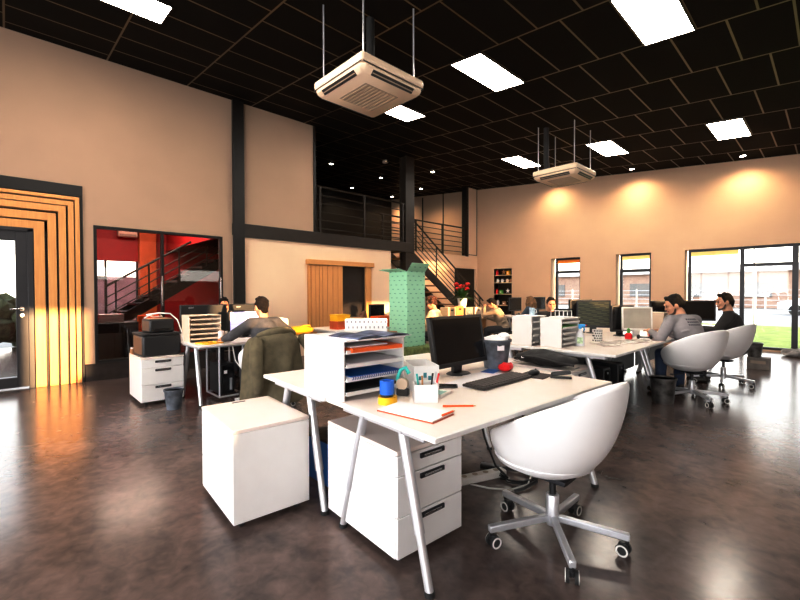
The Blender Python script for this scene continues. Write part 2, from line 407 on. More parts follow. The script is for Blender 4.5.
# right and rear walls (out of the frame, they shape the light)
mb = MB()
holed(mb, -4.3, 12.6, 0, 4.3, [(.60,1.12,1.34,2.46),(1.12,1.28,1.46,2.46),(2.40,3.70,1.93,2.46),(6.0,8.6,1.93,2.46)], lambda a,b,c,d: mb.box(6.0,6.2,a,b,c,d))
struct(mb, 'wall_right', 'wall', smooth=0)
mb = MB()
holed(mb, -7.97, 6.2, 0, 5, [(-6.6,-1.6,.4,3.1),(-.6,5.2,.4,3.1)], lambda a,b,c,d: mb.box(a,b,-4.3,-4.1,c,d))
struct(mb, 'wall_rear', 'wall', smooth=0)

# windows of the back wall
def window(n, x0, x1, mull, trans, blind, zt=WZ, y=12.45):
    w = .055
    e = bpy.data.objects.new('window_%d' % n, None); COL.objects.link(e); e['kind'] = 'structure'
    mb = MB()
    mb.box(x0,x0+w,y-.03,y+.05,.03,zt).box(x1-w,x1,y-.03,y+.05,.03,zt).box(x0,x1,y-.031,y+.05,zt-w,zt).box(x0,x1,y-.031,y+.05,.03,.03+w)
    for m_, ww in mull: mb.box(m_-ww/2,m_+ww/2,y-.032,y+.05,.03,zt)
    for a, b, z in trans: mb.box(a,b,y-.033,y+.05,z-.04,z+.03)
    mb.build('window_frame', 'anthracite', e, bevel=.003)
    ms = [x0]+[q[0] for q in mull]+[x1]
    for a, b in zip(ms[:-1], ms[1:]): MB().box(a+.02,b-.02,y,y+.012,.06,zt-.04).build('pane', 'glass', e, smooth=0)
    if blind: MB().box(x0+.05,(blind[1] or x1)-.05,y-.02,y-.012,zt-.16,zt-.05).build('blind', blind[0], e, smooth=0)
    return e
window(1, -6.02, -5.22, [], [(-6.0,-5.22,1.97)], ('blind_orange', None))
window(2, -4.15, -3.36, [], [(-4.15,-3.36,1.93)], ('blind_yellow', None))
window(3, -2.55, 2.85, [(-1.50,.075),(-.60,.10),(.45,.075),(1.6,.1)], [(-1.5,-.6,1.965),(.45,1.6,1.965)], ('blind_yellow', -1.52))
# right and rear windows
for n, (hx0, hx1) in ((4, (-6.6,-1.6)), (5, (-.6,5.2))):
    e = bpy.data.objects.new('window_%d' % n, None); COL.objects.link(e); e['kind'] = 'structure'
    mb = MB()
    for k in range(5):
        x = hx0+(hx1-hx0)*k/4; mb.box(x-.04,x+.04,-4.22,-4.16,.4,3.1)
    mb.box(hx0,hx1,-4.221,-4.161,.4,.47).box(hx0,hx1,-4.221,-4.161,3.03,3.1).build('window_frame', 'anthracite', e)
# niche in the back wall, with shelves
struct(MB().box(-8.2,-7.5,12.56,12.6,.3,2.16).box(-8.22,-8.2,12.31,12.6,.3,2.16).box(-7.5,-7.48,12.31,12.6,.3,2.16), 'trim_7', 'black_steel')
# dark doorway at the recess, closed by a dark door
e = struct(MB().box(-9.02,-8.97,11.0,12.2,0,2.18), 'door_1', 'black_steel')
MB().cyl((-8.97,11.12,1.02),(-8.93,11.12,1.02),.012).box(-8.945,-8.925,11.1,11.24,1.01,1.03).build('door_handle', 'chrome', e)

# portal of nested pine frames around the glass door
tip = [(.82,.79),(.79,.73),(.72,.65),(.63,.54),(.52,.42),(.39,.27)]
zt_ = [(2.93,2.76),(2.71+.05,2.71),(2.69,2.62),(2.61,2.52),(2.49,2.38),(2.36,2.25)]
struct(MB().box(-8.0,-7.745,-1.2,.822,2.77,2.93).box(-8.0,-7.75,.795,.822,0,2.93).box(-7.99,-7.86,.24,.8,0,2.78).box(-7.99,-7.86,-1.2,.8,2.22,2.78), 'trim_8', 'black_steel')
for k in range(5):
    y1, y0 = tip[k+1]; z1, z0 = zt_[k+1]; d = -.004*k
    o = MB().box(-7.86,-7.75+d,y0,y1-.004,0,z1).box(-7.86,-7.75+d,-1.2,y0,z0,z1).build('trim_%d' % (9+k), 'pine', bevel=.003); o['kind'] = 'structure'
e = bpy.data.objects.new('door_2', None); COL.objects.link(e); e['kind'] = 'structure'
MB().box(-7.92,-7.80,.075,.25,0.03,2.2).box(-7.92,-7.80,-.95,.075,2.07,2.2).box(-7.92,-7.80,-.95,.075,.03,.17).box(-7.92,-7.80,-1.15,-.95,.03,2.2).box(-7.95,-7.77,.20,.262,0,2.24).box(-7.95,-7.77,-1.2,.262,2.2,2.25).build('door_frame', 'anthracite', e, bevel=.004)
MB().box(-7.865,-7.855,-.95,.08,.15,2.08).build('pane', 'glass', e, smooth=0)
MB().cyl((-7.80,.135,1.12),(-7.74,.135,1.12),.012).cyl((-7.745,.145,1.12),(-7.745,.01,1.12),.011).cyl((-7.80,.135,1.12),(-7.792,.135,1.12),.028).cyl((-7.80,.135,1.03),(-7.792,.135,1.03),.026).build('door_handle', 'chrome', e)
# glass partition of the red meeting room
e = bpy.data.objects.new('window_6', None); COL.objects.link(e); e['kind'] = 'structure'
mb = MB()
for a, b, c, d in ((.95,.99,.255,2.37),(2.83,2.87,.255,2.37),(1.865,1.905,.255,2.37)): mb.box(-7.85,-7.76,a,b,c,d)
mb.box(-7.85,-7.761,.95,2.87,2.33,2.37).box(-7.85,-7.761,.95,2.87,.255,.30).build('window_frame', 'black_steel', e)
for a, b in ((.98,1.87),(1.9,2.84)): MB().box(-7.80,-7.79,a,b,.29,2.34).build('pane', 'glass_tint', e, smooth=0)
MB().box(-7.756,-7.75,1.86,1.885,1.12,1.62).box(-7.756,-7.75,2.82,2.84,1.12,1.62).build('door_handle', 'chrome', e, bevel=.002)
# the red room behind it
mb = MB()
holed(mb, .75, 5.2, 0, 3.3, [(1.50,2.36,.6,2.13)], lambda a,b,c,d: mb.box(-12.2,-12.0,a,b,c,d))
mb.box(-12.0,-8.0,5.0,5.2,0,2.43).box(-12.0,-8.0,.72,.9,0,3.3).box(-12.2,-7.97,.72,3.06,3.3,3.4).box(-12.0,-7.975,3.0,3.06,2.43,3.3)
struct(mb, 'wall_red', 'red_wall', smooth=0)
struct(MB().box(-11.99,-11.8,2.36,2.72,0,3.28), 'trim_14', 'orange_wall')
e = bpy.data.objects.new('window_7', None); COL.objects.link(e); e['kind'] = 'structure'
MB().box(-12.12,-12.02,1.49,1.53,.6,2.13).box(-12.12,-12.02,2.33,2.37,.6,2.13).box(-12.12,-12.02,1.68,1.72,.6,2.13).box(-12.12,-12.02,1.5,1.7,1.70,1.75).box(-12.12,-12.02,1.5,2.37,.6,.66).build('window_frame', 'black_steel', e)
MB().box(-12.11,-12.10,1.5,2.37,.62,1.74).build('pane', mat('frosted_mauve',(.45,.33,.42),.5,var=.3,scale=2), e, smooth=0)
t = thing('wall_air_conditioner', 'small pale wall air conditioner high inside the red room', 'air conditioner', (-11.88,2.12,2.72))
MB().box(-.11,.1,-.2,.2,-.02,.2).build('casing', 'ac_white', t, bevel=.03)
MB().box(.1,.105,-.17,.17,0,.05).build('outlet', 'ac_grille', t)
t = thing('metal_staircase', 'dark open staircase with railing rising inside the red room', 'staircase', (-10,2.0,0))
a0, a1 = V(0,-.6,.62), V(0,1.75,2.12)
MB().bar(a0,a1,.05,.2).build('stringer', 'black_steel', t)
MB().bar(a0+V(-.9,0,0),a1+V(-.9,0,0),.05,.2).build('stringer', 'black_steel', t)
mb = MB()
for k in range(9): p = a0.lerp(a1,(k+.5)/9); mb.box(-.9,0,p.y-.13,p.y+.13,p.z+.05,p.z+.09)
mb.build('treads', 'steel_beam', t)
mb = MB(); up = V(0,0,1)
for q in (.28,.45,.62): mb.cyl(a0+up*q,a1+up*q,.012,n=6)
mb.cyl(a0+up*.85,a1+up*.85,.022,n=8)
for k in range(4): p = a0.lerp(a1,(k+.3)/4); mb.cyl(p,p+up*.85,.016,n=6)
mb.build('railing', 'steel_beam', t)
MB().box(-.95,.05,-1.05,-.6,0,.66).build('landing', 'black_steel', t)
t = thing('low_cabinet', 'black low cabinet seen through the red room glass', 'cabinet', (-8.9,1.25,0))
MB().box(-.25,.25,-.3,.45,0,.82).build('carcass', 'black_plastic', t, bevel=.01)
MB().box(.25,.262,-.28,.07,.03,.8).build('door', 'bag', t); MB().box(.25,.262,.08,.43,.03,.8).build('door', 'bag', t)
t = thing('paper_stack', 'stack of white papers lying on the black cabinet in the red room', 'paper stack', (-8.9,1.32,.82))
for k in range(3): MB().box(-.13,.13,-.18,.18,k*.05,k*.05+.045).build('bundle', 'paper', t, bevel=.004)
t = thing('meeting_chair', 'orange red meeting chair behind the glass of the red room', 'chair', (-9.0,2.05,0), 20)
MB().box(-.22,.22,-.22,.22,.42,.48).build('seat', 'orange', t, bevel=.03); MB().box(-.24,-.2,-.21,.21,.55,.92).build('backrest', 'orange', t, bevel=.02)
for a in (-1,1):
    for b in (-1,1): MB().cyl((a*.18,b*.18,.43),(a*.22,b*.22,0),.012,n=8).build('leg', 'chrome', t)
# sliding pine barn door, rail and post
t = struct(MB().box(-7.75,-7.71,4.70,5.52,.02,1.94), 'door_3', 'pine', smooth=0)
w = [4.70,4.80,4.89,4.975,5.10,5.24,5.375,5.52]
for a, b in zip(w[:-1], w[1:]): MB().box(-7.712,-7.695,a+.008,b-.008,.02,1.94).build('plank', 'pine', t, bevel=.003)
struct(MB().box(-7.77,-7.66,4.60,6.42,1.945,2.05), 'trim_15', 'pine_h', bevel=.006)
struct(MB().box(-7.77,-7.70,6.20,6.36,0,1.945).box(-7.77,-7.72,4.64,4.69,0,1.94), 'trim_16', 'pine', bevel=.004)
struct(MB().box(-9.6,-9.5,4.9,6.8,0,2.42), 'wall_cupboard', 'steel_beam', smooth=0)
struct(MB().box(-7.90,-7.86,5.3,6.28,0,1.98), 'door_4', mat('dark_tinted_door', (.05,.04,.035), .12), smooth=0)

# mezzanine railings
def railing(name, label, x, ys, z0, z1, n, along='y', posts=None):
    t = thing(name, label, 'railing', (x, ys[0], z0))
    L = ys[1]-ys[0]; h = z1-z0
    for k in range(n):
        z = h*(.1+.9*k/(n-1)) if k < n-1 else h
        MB().cyl((0,0,z),(0,L,z),.022 if k == n-1 else .011,n=8).build('handrail' if k == n-1 else 'rail', 'steel_beam', t)
    for y in posts: MB().box(-.02,.02,y-ys[0]-.025,y-ys[0]+.025,-.05,h).build('post', 'steel_beam', t, bevel=.003)
    return t
railing('mezzanine_railing', 'brown steel balcony railing above the beam, left of the column', -7.79, (4.9,7.55), 2.65, 3.66, 6, posts=(4.98,6.22,7.5))
railing('mezzanine_railing', 'black steel balcony railing right of the column near the back corner', -8.93, (7.72,11.6), 2.65, 3.58, 6, posts=(7.8,9.15,10.4,11.56))
# staircase down from the mezzanine
t = thing('mezzanine_staircase', 'steel staircase with railing descending behind the green cardboard column', 'staircase', (-8.0,7.75,0))
a0, a1 = V(0,0,2.55), V(0,3.62,.05)
MB().bar(a0,a1,.05,.22).build('stringer', 'steel_beam', t); MB().bar(a0+V(-.82,0,0),a1+V(-.82,0,0),.05,.22).build('stringer', 'steel_beam', t)
for k in range(13):
    p = a0.lerp(a1,(k+.5)/13); MB().box(-.8,-.03,p.y-.14,p.y+.14,p.z+.03,p.z+.07).build('tread', 'oak', t, bevel=.004)
up = V(0,0,1)
for q in (.25,.40,.55,.70,.85): MB().cyl(a0+up*q,a1+up*q,.011,n=6).build('rail', 'steel_beam', t)
MB().cyl(a0+up*1.02,a1+up*1.02,.022,n=8).build('handrail', 'steel_beam', t)
for k in (.08,.36,.64,.95): p = a0.lerp(a1,k); MB().cyl(p,p+up*1.02,.018,n=8).build('post', 'steel_beam', t)

# ceiling light panels
pan = [(-1.3875,4.585,5.72,'big lit ceiling panel cut by the top edge of the photo on the right'),
       (-3.5275,4.585,5.72,'lit ceiling panel above the second air conditioner, nearest to it on the camera side'),
       (-1.3875,9.185,10.32,'lit ceiling panel furthest right, near the back wall'),
       (-3.5275,9.185,10.32,'lit ceiling panel to the right of the far air conditioner, near the back wall'),
       (-5.67,9.185,10.32,'lit ceiling panel left of the far air conditioner rods'),
       (-5.67,4.70,5.82,'lit ceiling panel partly hidden behind the near air conditioner'),
       (-5.67,.32,1.45,'lit ceiling panel at the top left corner over the left wall'),
       (-3.5275,.32,1.45,'added ceiling panel overhead, unseen, lighting the foreground desks'),(-1.3875,.32,1.45,'added ceiling panel overhead on the right, unseen, lighting the foreground desks')]  # last two panels are unseen, added to brighten the foreground desktops
for x, y0, y1, lab in pan:
    t = thing('ceiling_light', lab, 'ceiling light', (x,(y0+y1)/2,cz(x)), 0, 'lit ceiling panels')
    L = (y1-y0)/2; sl = lambda q: -SL*q
    def slab(x0,x1,ya,yb,d0,d1):
        return [(a,b,sl(a)+d) for d in (d0,d1) for a,b in ((x0,ya),(x1,ya),(x1,yb),(x0,yb))]
    F = [(0,1,2,3),(7,6,5,4),(0,4,5,1),(1,5,6,2),(2,6,7,3),(3,7,4,0)]
    MB().add(slab(-.25,.25,-L+.005,L-.005,-.012,-.002),F).build('diffuser', 'lamp_on', t, smooth=0)
    mb = MB()
    for q in ((-.262,.262,-L-.008,-L+.006),(-.262,.262,L-.006,L+.008),(-.262,-.249,-L,L),(.249,.262,-L,L)): mb.add(slab(*q,-.018,-.001),F)
    mb.build('frame', 'steel_beam', t, smooth=0)
# small downlights
def downlight(x, y, lab, spot=0):
    t = thing('downlight', lab, 'downlight', (x,y,cz(x)), 0, 'small round downlights')
    MB().lathe([(.05,.0),(.055,-.03),(.048,-.03),(.04,-.012)], n=16).build('ring', 'chrome', t)
    MB().lathe([(.0001,-.036),(.052,-.033),(.05,-.026),(.0001,-.026)], n=16).build('bulb', 'spot_on', t)
    if spot:
        l = bpy.data.lights.new('downlight_beam', 'SPOT'); l.energy = spot; l.color = (1,.73,.47); l.spot_size = R(140); l.spot_blend = .9; l.shadow_soft_size = .02
        o = bpy.data.objects.new('downlight_beam', l); COL.objects.link(o); o.location = (0,.0,-.05); o.parent = t; o.rotation_euler = (R(8),0,0)
for x, y, lab in ((-5.93,11.78,'wall washing downlight above the first narrow window, behind the far air conditioner'),(-3.66,11.78,'wall washing downlight between the narrow windows on the ceiling edge'),(-1.43,11.78,'wall washing downlight on the ceiling edge above the big window')): downlight(x, y, lab, 62)
for x, y, lab in ((-10.22,6.92,'mezzanine downlight nearest the upper white wall panel'),(-10.36,8.97,'mezzanine downlight above the middle of the left railing'),(-12.7,9.55,'mezzanine downlight low and left, just above the left railing'),(-12.76,11.66,'mezzanine downlight just left of the steel column, lower one'),(-10.47,11.01,'mezzanine downlight just right of the steel column'),(-8.32,9.26,'faint downlight right of the steel column nearest the tiled ceiling')): downlight(x, y, lab, 95)
t = thing('projector', 'small pale projector hanging under the mezzanine ceiling', 'projector', (-8.45,7.48,cz(-8.45)))
MB().cyl((0,0,0),(0,0,-.06),.012).build('bracket', 'chrome', t); MB().box(-.07,.07,-.05,.05,-.13,-.06).build('body', 'ac_white', t, bevel=.015); MB().cyl((.07,0,-.1),(.1,0,-.1),.025).build('lens', 'chrome', t)

# suspended cassette air conditioners
def cassette(x, y, lab, pipe):
    zb = 3.54; h = .455; ztop = cz(x)-zb
    t = thing('suspended_air_conditioner', lab, 'air conditioner', (x,y,zb), 0, 'suspended cassette air conditioners')
    MB().box(-h+.01,h-.01,-h+.01,h-.01,.085,.185).build('upper_casing', 'ac_white', t, bevel=.03, seg=3)
    MB().box(-.38,.38,-.38,.38,.06,.21).build('body', 'ac_white', t, bevel=.02)
    mb = MB(); o = .46; i = .30
    # face panel with a chamfered rim and four outlet recesses
    def oc(q, z, k=.045): return [(x,y,z) for x,y in ((-q,-q+k),(-q+k,-q),(q-k,-q),(q,-q+k),(q,q-k),(q-k,q),(-q+k,q),(-q,q-k))]
    rings = oc(.385,0,.03)+oc(.435,.045)+oc(.445,.075)
    mb.add(rings, [tuple(range(7,-1,-1)),tuple(range(16,24))]+[(r*8+j,r*8+(j+1) % 8,r*8+8+(j+1) % 8,r*8+8+j) for r in (0,1) for j in range(8)])
    mb.build('face_panel', 'ac_white', t, bevel=.02, seg=3)
    for k in range(4):
        m = Matrix.Rotation(k*PI/2,4,'Z')
        sl2 = m @ Matrix.Translation((0,-.412,.0225)) @ Matrix.Rotation(R(42),4,'X').inverted()
        lo = MB().box(-.29,.29,-.030,.030,-.004,.004,sl2).build('outlet', 'black_plastic', t)
        MB().box(-.285,.285,-.004,.006,-.008,-.002,sl2).build('louvre', 'ac_grille', lo)
        MB().box(-.43,.43,-.4465,-.44,.078,.084,m).build('shadow_gap', 'black_plastic', t)
    mb = MB().box(-.235,.235,-.235,.235,-.004,.002)
    g = mb.build('intake_grille', 'ac_grille', t)
    mb = MB()
    for k in range(9): q = -.2+.05*k; mb.box(-.225,.225,q-.012,q+.012,-.012,-.003)
    mb.build('slats', mat('slat_tan', (.55,.43,.32), .5), g)
    for a in (-1,1):
        for b in (-1,1):
            px, py = a*.36, b*.36
            MB().cyl((px,py,.18),(px,py,cz(x+px)-zb),.009,n=8).build('hanging_rod', 'silver', t)
    MB().tube(pipe+[(pipe[-1][0],pipe[-1][1],cz(x+pipe[-1][0])-zb)], .05, 10).build('pipe_bundle', 'rubber', t)
    return t
cassette(-3.66,2.99,'near suspended white cassette air conditioner at top centre',[(-.1,.1,.25),(-.16,.16,.4),(-.16,.16,.6)])
cassette(-3.72,8.02,'far suspended white cassette air conditioner in front of the back wall',[(-.25,-.2,.2),(-.25,-.25,.4)])
# ------------------------------------------------------------------ furniture makers
DT = .73
def desk(label, x0, x1, y0, y1, group, ends=(1,1), name='office_desk', spread=.36, round_corner=0):
    """desk with A-shaped trestle legs under both short ends"""
    cx, cy = (x0+x1)/2, (y0+y1)/2; t = thing(name, label, 'desk', (cx,cy,0), 0, group)
    a, b = (x1-x0)/2-.003, (y1-y0)/2-.003
    if round_corner:
        out = []
        for sx, sy, s in ((1,-1,-90),(1,1,0),(-1,1,90),(-1,-1,180)):
            for k in range(6): q = R(s+18*k); out.append((sx*(a-round_corner)+round_corner*math.cos(q), sy*(b-round_corner)+round_corner*math.sin(q)))
        MB().prism(out, DT-.026, DT).build('desktop', 'whitetop', t, bevel=.003)
    else:
        MB().box(-a,a,-b,b,DT-.026,DT-.0012).build('desktop', 'white', t, bevel=.004)
        MB().box(-a+.006,a-.006,-b+.006,b-.006,DT-.002,DT).build('desk_surface', 'whitetop', t, smooth=0)
    zt = DT-.027
    mb = MB()
    for s in (-1,1): mb.bar((s*a*.42,-b+.06,zt-.022),(s*a*.42,b-.06,zt-.022),.05,.04)
    for s in (-1,1): mb.bar((-a*.75,s*(b-.07),zt-.018),(a*.75,s*(b-.07),zt-.018),.06,.03)
    mb.build('frame', 'silver', t, bevel=.004)
    if group.endswith('middle row') and x1 > -2: MB().box(-a+.02,-a+.035,-b+.04,b-.04,.10,.66).build('modesty_panel', 'bag', t)
    for s in (-1,1):
        if not ends[(s+1)//2]: continue
        y = s*(b-.065)
        for q in (-1,1):
            top = V(q*a*.35,y,zt-.012); bot = V(q*a*.80,y+s*.012,0.012)
            mid = top.lerp(bot,.66)
            lg = MB().cyl(top,mid,.025,n=14).build('leg', 'silver', t)
            MB().cyl(mid-(bot-top)*.02,bot,.0205,n=14).build('leg_extension', mat('pale_silver',(.68,.69,.71),.3,metal=.5), lg)
            MB().cyl(bot-V(0,0,.012),bot+V(0,0,.01),.024,n=14).build('foot_cap', 'rubber', lg)
            MB().box(top.x-.03,top.x+.03,top.y-.03,top.y+.03,zt-.03,zt).build('bracket', 'silver', lg, bevel=.003)
    return t
def pedestal(label, x, y, rz, group='white drawer pedestals', deep=.65, wide=.46):
    """mobile drawer unit; drawers face local +x"""
    t = thing('drawer_pedestal', label, 'drawer unit', (x,y,0), rz, group)
    a, b = deep/2, wide/2; z0, z1 = .045, .572
    MB().box(-a,a-.02,-b,b,z0,z1-.022).build('carcass', 'white', t, bevel=.003)
    MB().box(-a,a,-b,b,z1-.020,z1).build('top_panel', 'whitetop', t, bevel=.003)
    zs = [(z0+.004,.245),(.25,.445),(.45,.546)]
    for p, q in zs:
        d = MB().box(a-.019,a,-b+.002,b-.002,p,q).build('drawer', 'white', t, bevel=.003)
        zc = q-.028
        h = MB().box(a-.001,a+.012,-.085,.085,zc-.012,zc+.014).build('handle', 'dark_handle', d, bevel=.005)
        MB().box(a+.011,a+.0135,-.06,.06,zc-.004,zc+.006).build('grip', 'chrome', d, bevel=.001)
    for s in (-1,1):
        for q in (-1,1): 
            c = MB().cyl((s*(a-.06),q*(b-.06)-.012,.022),(s*(a-.06),q*(b-.06)+.012,.022),.021,n=14).box(s*(a-.06)-.012,s*(a-.06)+.012,q*(b-.06)-.016,q*(b-.06)+.016,.03,.046).build('caster', 'rubber', t)
    MB().box(a-.055,a-.035,-.045,.045,z1-.001,z1+.001).build('slot', 'dark_handle', t)
    return t
def tray_unit(label, x, y, rz, w=.45, d=.44, h=.34, n=4, m='white', group='letter tray units'):
    """upright box of letter trays: closed sides, open towards local +x. x,y = centre"""
    t = thing('letter_tray_unit', label, 'letter tray', (x,y,DT), rz, group)
    a, b = w/2, d/2; th = .012
    for s in (-1,1): MB().box(-a,a,s*b-th/2,s*b+th/2,0,h).build('side_panel', m, t, bevel=.003)
    MB().box(-a,-a+th,-b,b,0,h).build('back_panel', m, t)
    MB().box(-a,a+.02,-b,b,h-th,h).build('top_panel', m, t, bevel=.003)
    for k in range(n):
        z = .028+(h-.03)*k/n
        sh = MB().box(-a+.02,a+.015,-b+.008,b-.008,z,z+.008).box(a+.008,a+.016,-b+.008,b-.008,z,z+.022).build('shelf', m, t)
    return t
def monitor(label, x, y, rz, w=.6, h=.36, zc=None, tilt=0, screen='dark_screen', z=DT, logo=None, body='black_plastic', group='desk monitors', base=True, lift=.12):
    """screen faces local +x"""
    t = thing('computer_monitor', label, 'monitor', (x,y,z), rz, group)
    m = Matrix.Translation((0,0,lift)) @ Matrix.Rotation(R(-tilt),4,'Y')
    MB().box(-.035,.0,-w/2,w/2,0,h,m).build('housing', body, t, bevel=.008)
    MB().box(-.002,.003,-w/2+.018,w/2-.018,.028,h-.018,m).build('screen', screen, t, smooth=0)
    mb = MB()
    for q in ((-w/2,w/2,0,.03),(-w/2,w/2,h-.02,h),(-w/2,-w/2+.02,0,h),(w/2-.02,w/2,0,h)): mb.box(0,.008,q[0],q[1],q[2],q[3],m)
    mb.build('bezel', body, t, bevel=.002)
    MB().bar((-.06,0,.01),(-.05,0,lift+h*.4),.09,.035,up=(1,0,0)).build('stand_neck', body, t, bevel=.006)
    if base: MB().lathe([(.0001,.012),(.04,.012),(.075,.008),(.085,0),(.0001,0)],c=(-.04,0,0),n=24,sy=1.2).build('stand_base', body, t)
    if logo: text(logo,.038,'silver',t, Matrix.Translation((-.0365,w*.28,lift+h-.035)) @ Matrix.Rotation(-PI/2,4,'Z') @ Matrix.Rotation(PI/2,4,'X'))
    return t
def office_chair(label, x, y, rz, group='white tub swivel chairs', shell='chair_white', base_rot=0):
    """white tub chair on a five-star base, faces local +x"""
    t = thing('swivel_chair', label, 'chair', (x,y,0), rz, group)
    a, b = .335, .345
    def pt(u, v):
        ph = 2*PI*u; back = (1+math.cos(ph))/2
        q = v**.9*PI/2; rho = math.sin(q)**.72; zz = (1-math.cos(q))**(1.0)
        lean = .03*back*zz
        z0 = .358
        x = -math.cos(ph)*(a*rho+lean)+.03*(1-rho); y = math.sin(ph)*b*rho*(1-.10*zz*(1-back))
        xr = -math.cos(ph)*(a+.03*back)
        return V(x, y, z0+(.705-.515*xr+.016*math.sin(ph)**2-z0)*zz)
    mb = MB(); mb.grid(lambda u, v: pt(u, .02+.98*v), 48, 16, True)
    n = len(mb.v); mb.v.append((.03,0,.358)); mb.f += [(n,(j+1) % 48,j) for j in range(48)]
    # inner skin, offset inwards, joined along the rolled rim
    def pin(u, v):
        p = pt(u, .05+.95*v); k = .93; s = 1-.075*(1 if v < 1 else .8)
        return V(p.x*s, p.y*s, p.z+.045*(1-v)+.012*v)
    o0 = len(mb.v); mb.grid(pin, 48, 16, True)
    for j in range(48): mb.f.append((15*48+j, 15*48+(j+1) % 48, o0+15*48+(j+1) % 48, o0+15*48+j))
    c0 = len(mb.v); mb.v.append((.03,0,.405)); mb.f += [(c0, o0+j, o0+(j+1) % 48) for j in range(48)]
    sh = mb.build('shell', shell, t, smooth=60, sub=1)
    MB().lathe([(.0001,.40),(.20,.405),(.25,.425),(.265,.45),(.24,.475),(.0001,.49)],c=(.05,0,0),n=32).build('seat_cushion', shell, t)
    MB().box(-.10,.10,-.07,.07,.335,.362).build('seat_plate', 'dark_handle', t, bevel=.006)
    MB().tube([(.05,.08,.325),(.06,.2,.32),(.07,.26,.325)],.008,8).build('lever', 'black_plastic', t)
    MB().cyl((0,0,.17),(0,0,.345),.017).build('gas_lift', 'black_plastic', t)
    MB().lathe([(.030,.085),(.036,.1),(.034,.245),(.030,.25),(.0001,.25)],n=20).build('hub', 'silver', t)
    for k in range(5):
        q = R(base_rot+72*k); d = V(math.cos(q), math.sin(q), 0)
        lg = MB().bar(d*.02+V(0,0,.125),d*.365+V(0,0,.10),.034,.036).build('leg', 'silver', t, bevel=.006)
        c = d*.355; tq = q+R(70+40*((k*37) % 7)/7); ax = V(math.cos(tq), math.sin(tq), 0); c = c+V(-ax.y,ax.x,0)*.018
        fk = MB().cyl(d*.355+V(0,0,.06),d*.355+V(0,0,.10),.009).box(c.x-.016,c.x+.016,c.y-.016,c.y+.016,.035,.068).build('caster', 'black_plastic', lg, bevel=.006)
        mb = MB()
        for s in (-1,1): mb.cyl(c+ax*(s*.012)+V(0,0,.032),c+ax*(s*.027)+V(0,0,.032),.031,n=20)
        w = mb.build('wheel', 'rubber', lg)
        for s in (-1,1):
            mb = MB().lathe([(.021,0),(.029,0),(.029,.003),(.021,.003),(.021,0)],c=c+ax*(s*.0275)+V(0,0,.032),n=20,m=Matrix.Rotation(tq,4,'Z') @ Matrix.Rotation(s*PI/2,4,'Y'))
            mb.build('wheel_ring', 'white_plastic', lg)
    return t
def bucket(label, x, y, z, m, h=.29, r0=.10, r1=.135, cat='waste bin', name='waste_bin', paper=False, group='waste bins'):
    t = thing(name, label, cat, (x,y,z), 0, group)
    MB().lathe([(.0001,.0),(r0,0),(r1,h),(r1-.008,h),(r0-.008,.01),(.0001,.01)],n=32).build('bucket_body', m, t)
    MB().lathe([(r1-.004,h-.012),(r1+.007,h-.012),(r1+.007,h+.004),(r1-.010,h+.004),(r1-.010,h-.012)],n=32).build('rim', m, t)
    return t

GA = 'foreground white desks'
desk('foreground white desk carrying the big black monitor and keyboard', -2.01, -1.125, 1.262, 2.95, GA)
desk('foreground white desk behind the drawer pedestal, under the left half of the tray unit', -2.91, -2.015, 1.25, 2.95, GA)
GB = 'white desks of the middle row'
desk('middle row desk with the spray bottle and mesh pencil cup on it', -2.33, -1.43, 4.18, 5.88, GB)
desk('middle row desk under the first tray unit, left of the spray bottle', -3.235, -2.335, 4.18, 5.88, GB)
desk('middle row desk where the man in grey works', -2.33, -1.43, 5.89, 7.59, GB)
desk('middle row desk behind the black laptop, facing the man in grey', -3.235, -2.335, 5.89, 7.59, GB)
desk('far desk in front of the man in the black sweater', -2.33, -1.43, 7.60, 9.30, GB)
GL = 'white desks on the left'
desk('left desk with rounded corners where the man in charcoal works', -5.86, -5.0, 1.56, 3.26, GL, round_corner=.07)
desk('left desk behind the monitor backs, next to the red glass', -6.72, -5.865, 1.56, 3.26, GL)
desk('left desk carrying the orange boxes behind the patterned white box', -6.3, -5.45, 3.75, 5.35, GL)
desk('far desk of the woman with wavy blond hair', -6.2, -5.5, 9.2, 11.75, 'far desks')

pedestal('white drawer pedestal standing alone at front left with plain back to camera', -2.575, 1.135, 176)
p = pedestal('white drawer pedestal under the foreground desk, three drawers facing right', -1.735, 1.58, -3.5)
pedestal('white drawer pedestal by the left wall carrying the black box and printer', -5.88, 1.34, 0)
pedestal('white drawer pedestal under the middle row desk with the black bag on top', -2.05, 4.13, 0)
pedestal('white drawer pedestal behind the waste bin on the foreground desk, left of the bag', -2.74, 4.13, 0)

t = tray_unit('big white letter tray unit on the foreground desk, papers in its slots', -2.095, 1.51, 0, w=.46, d=.43, h=.34, n=4)
def sheet(name, label, cat, x0, x1, y0, y1, z0, th, m, rz=0, group=None):
    t = thing(name, label, cat, ((x0+x1)/2,(y0+y1)/2,z0), rz, group); a, b = (x1-x0)/2, (y1-y0)/2
    MB().box(-a,a,-b,b,0,th).build('sheets', m, t, smooth=0)
    return t
TZ = [.028+.31*k/4+.009+DT for k in range(4)]
GP = 'papers in the foreground tray unit'
sheet('orange_folder', 'bright orange folder sticking out of the top slot of the tray unit', 'folder', -2.17,-1.765,1.33,1.69,TZ[3],.022,'orange',0,GP)
sheet('paper_stack', 'white and red papers on the orange folder in the top tray slot', 'paper stack', -2.15,-1.80,1.33,1.60,TZ[3]+.023,.008,'paper',3,GP)
sheet('paper_stack', 'thin stack of white paper in the second tray slot from the top', 'paper stack', -2.17,-1.79,1.33,1.69,TZ[2],.014,'paper',0,GP)
t = thing('spiral_notebook', 'blue spiral notebook in the third tray slot from the top', 'notebook', (-1.97,1.51,TZ[1]), 0, GP)
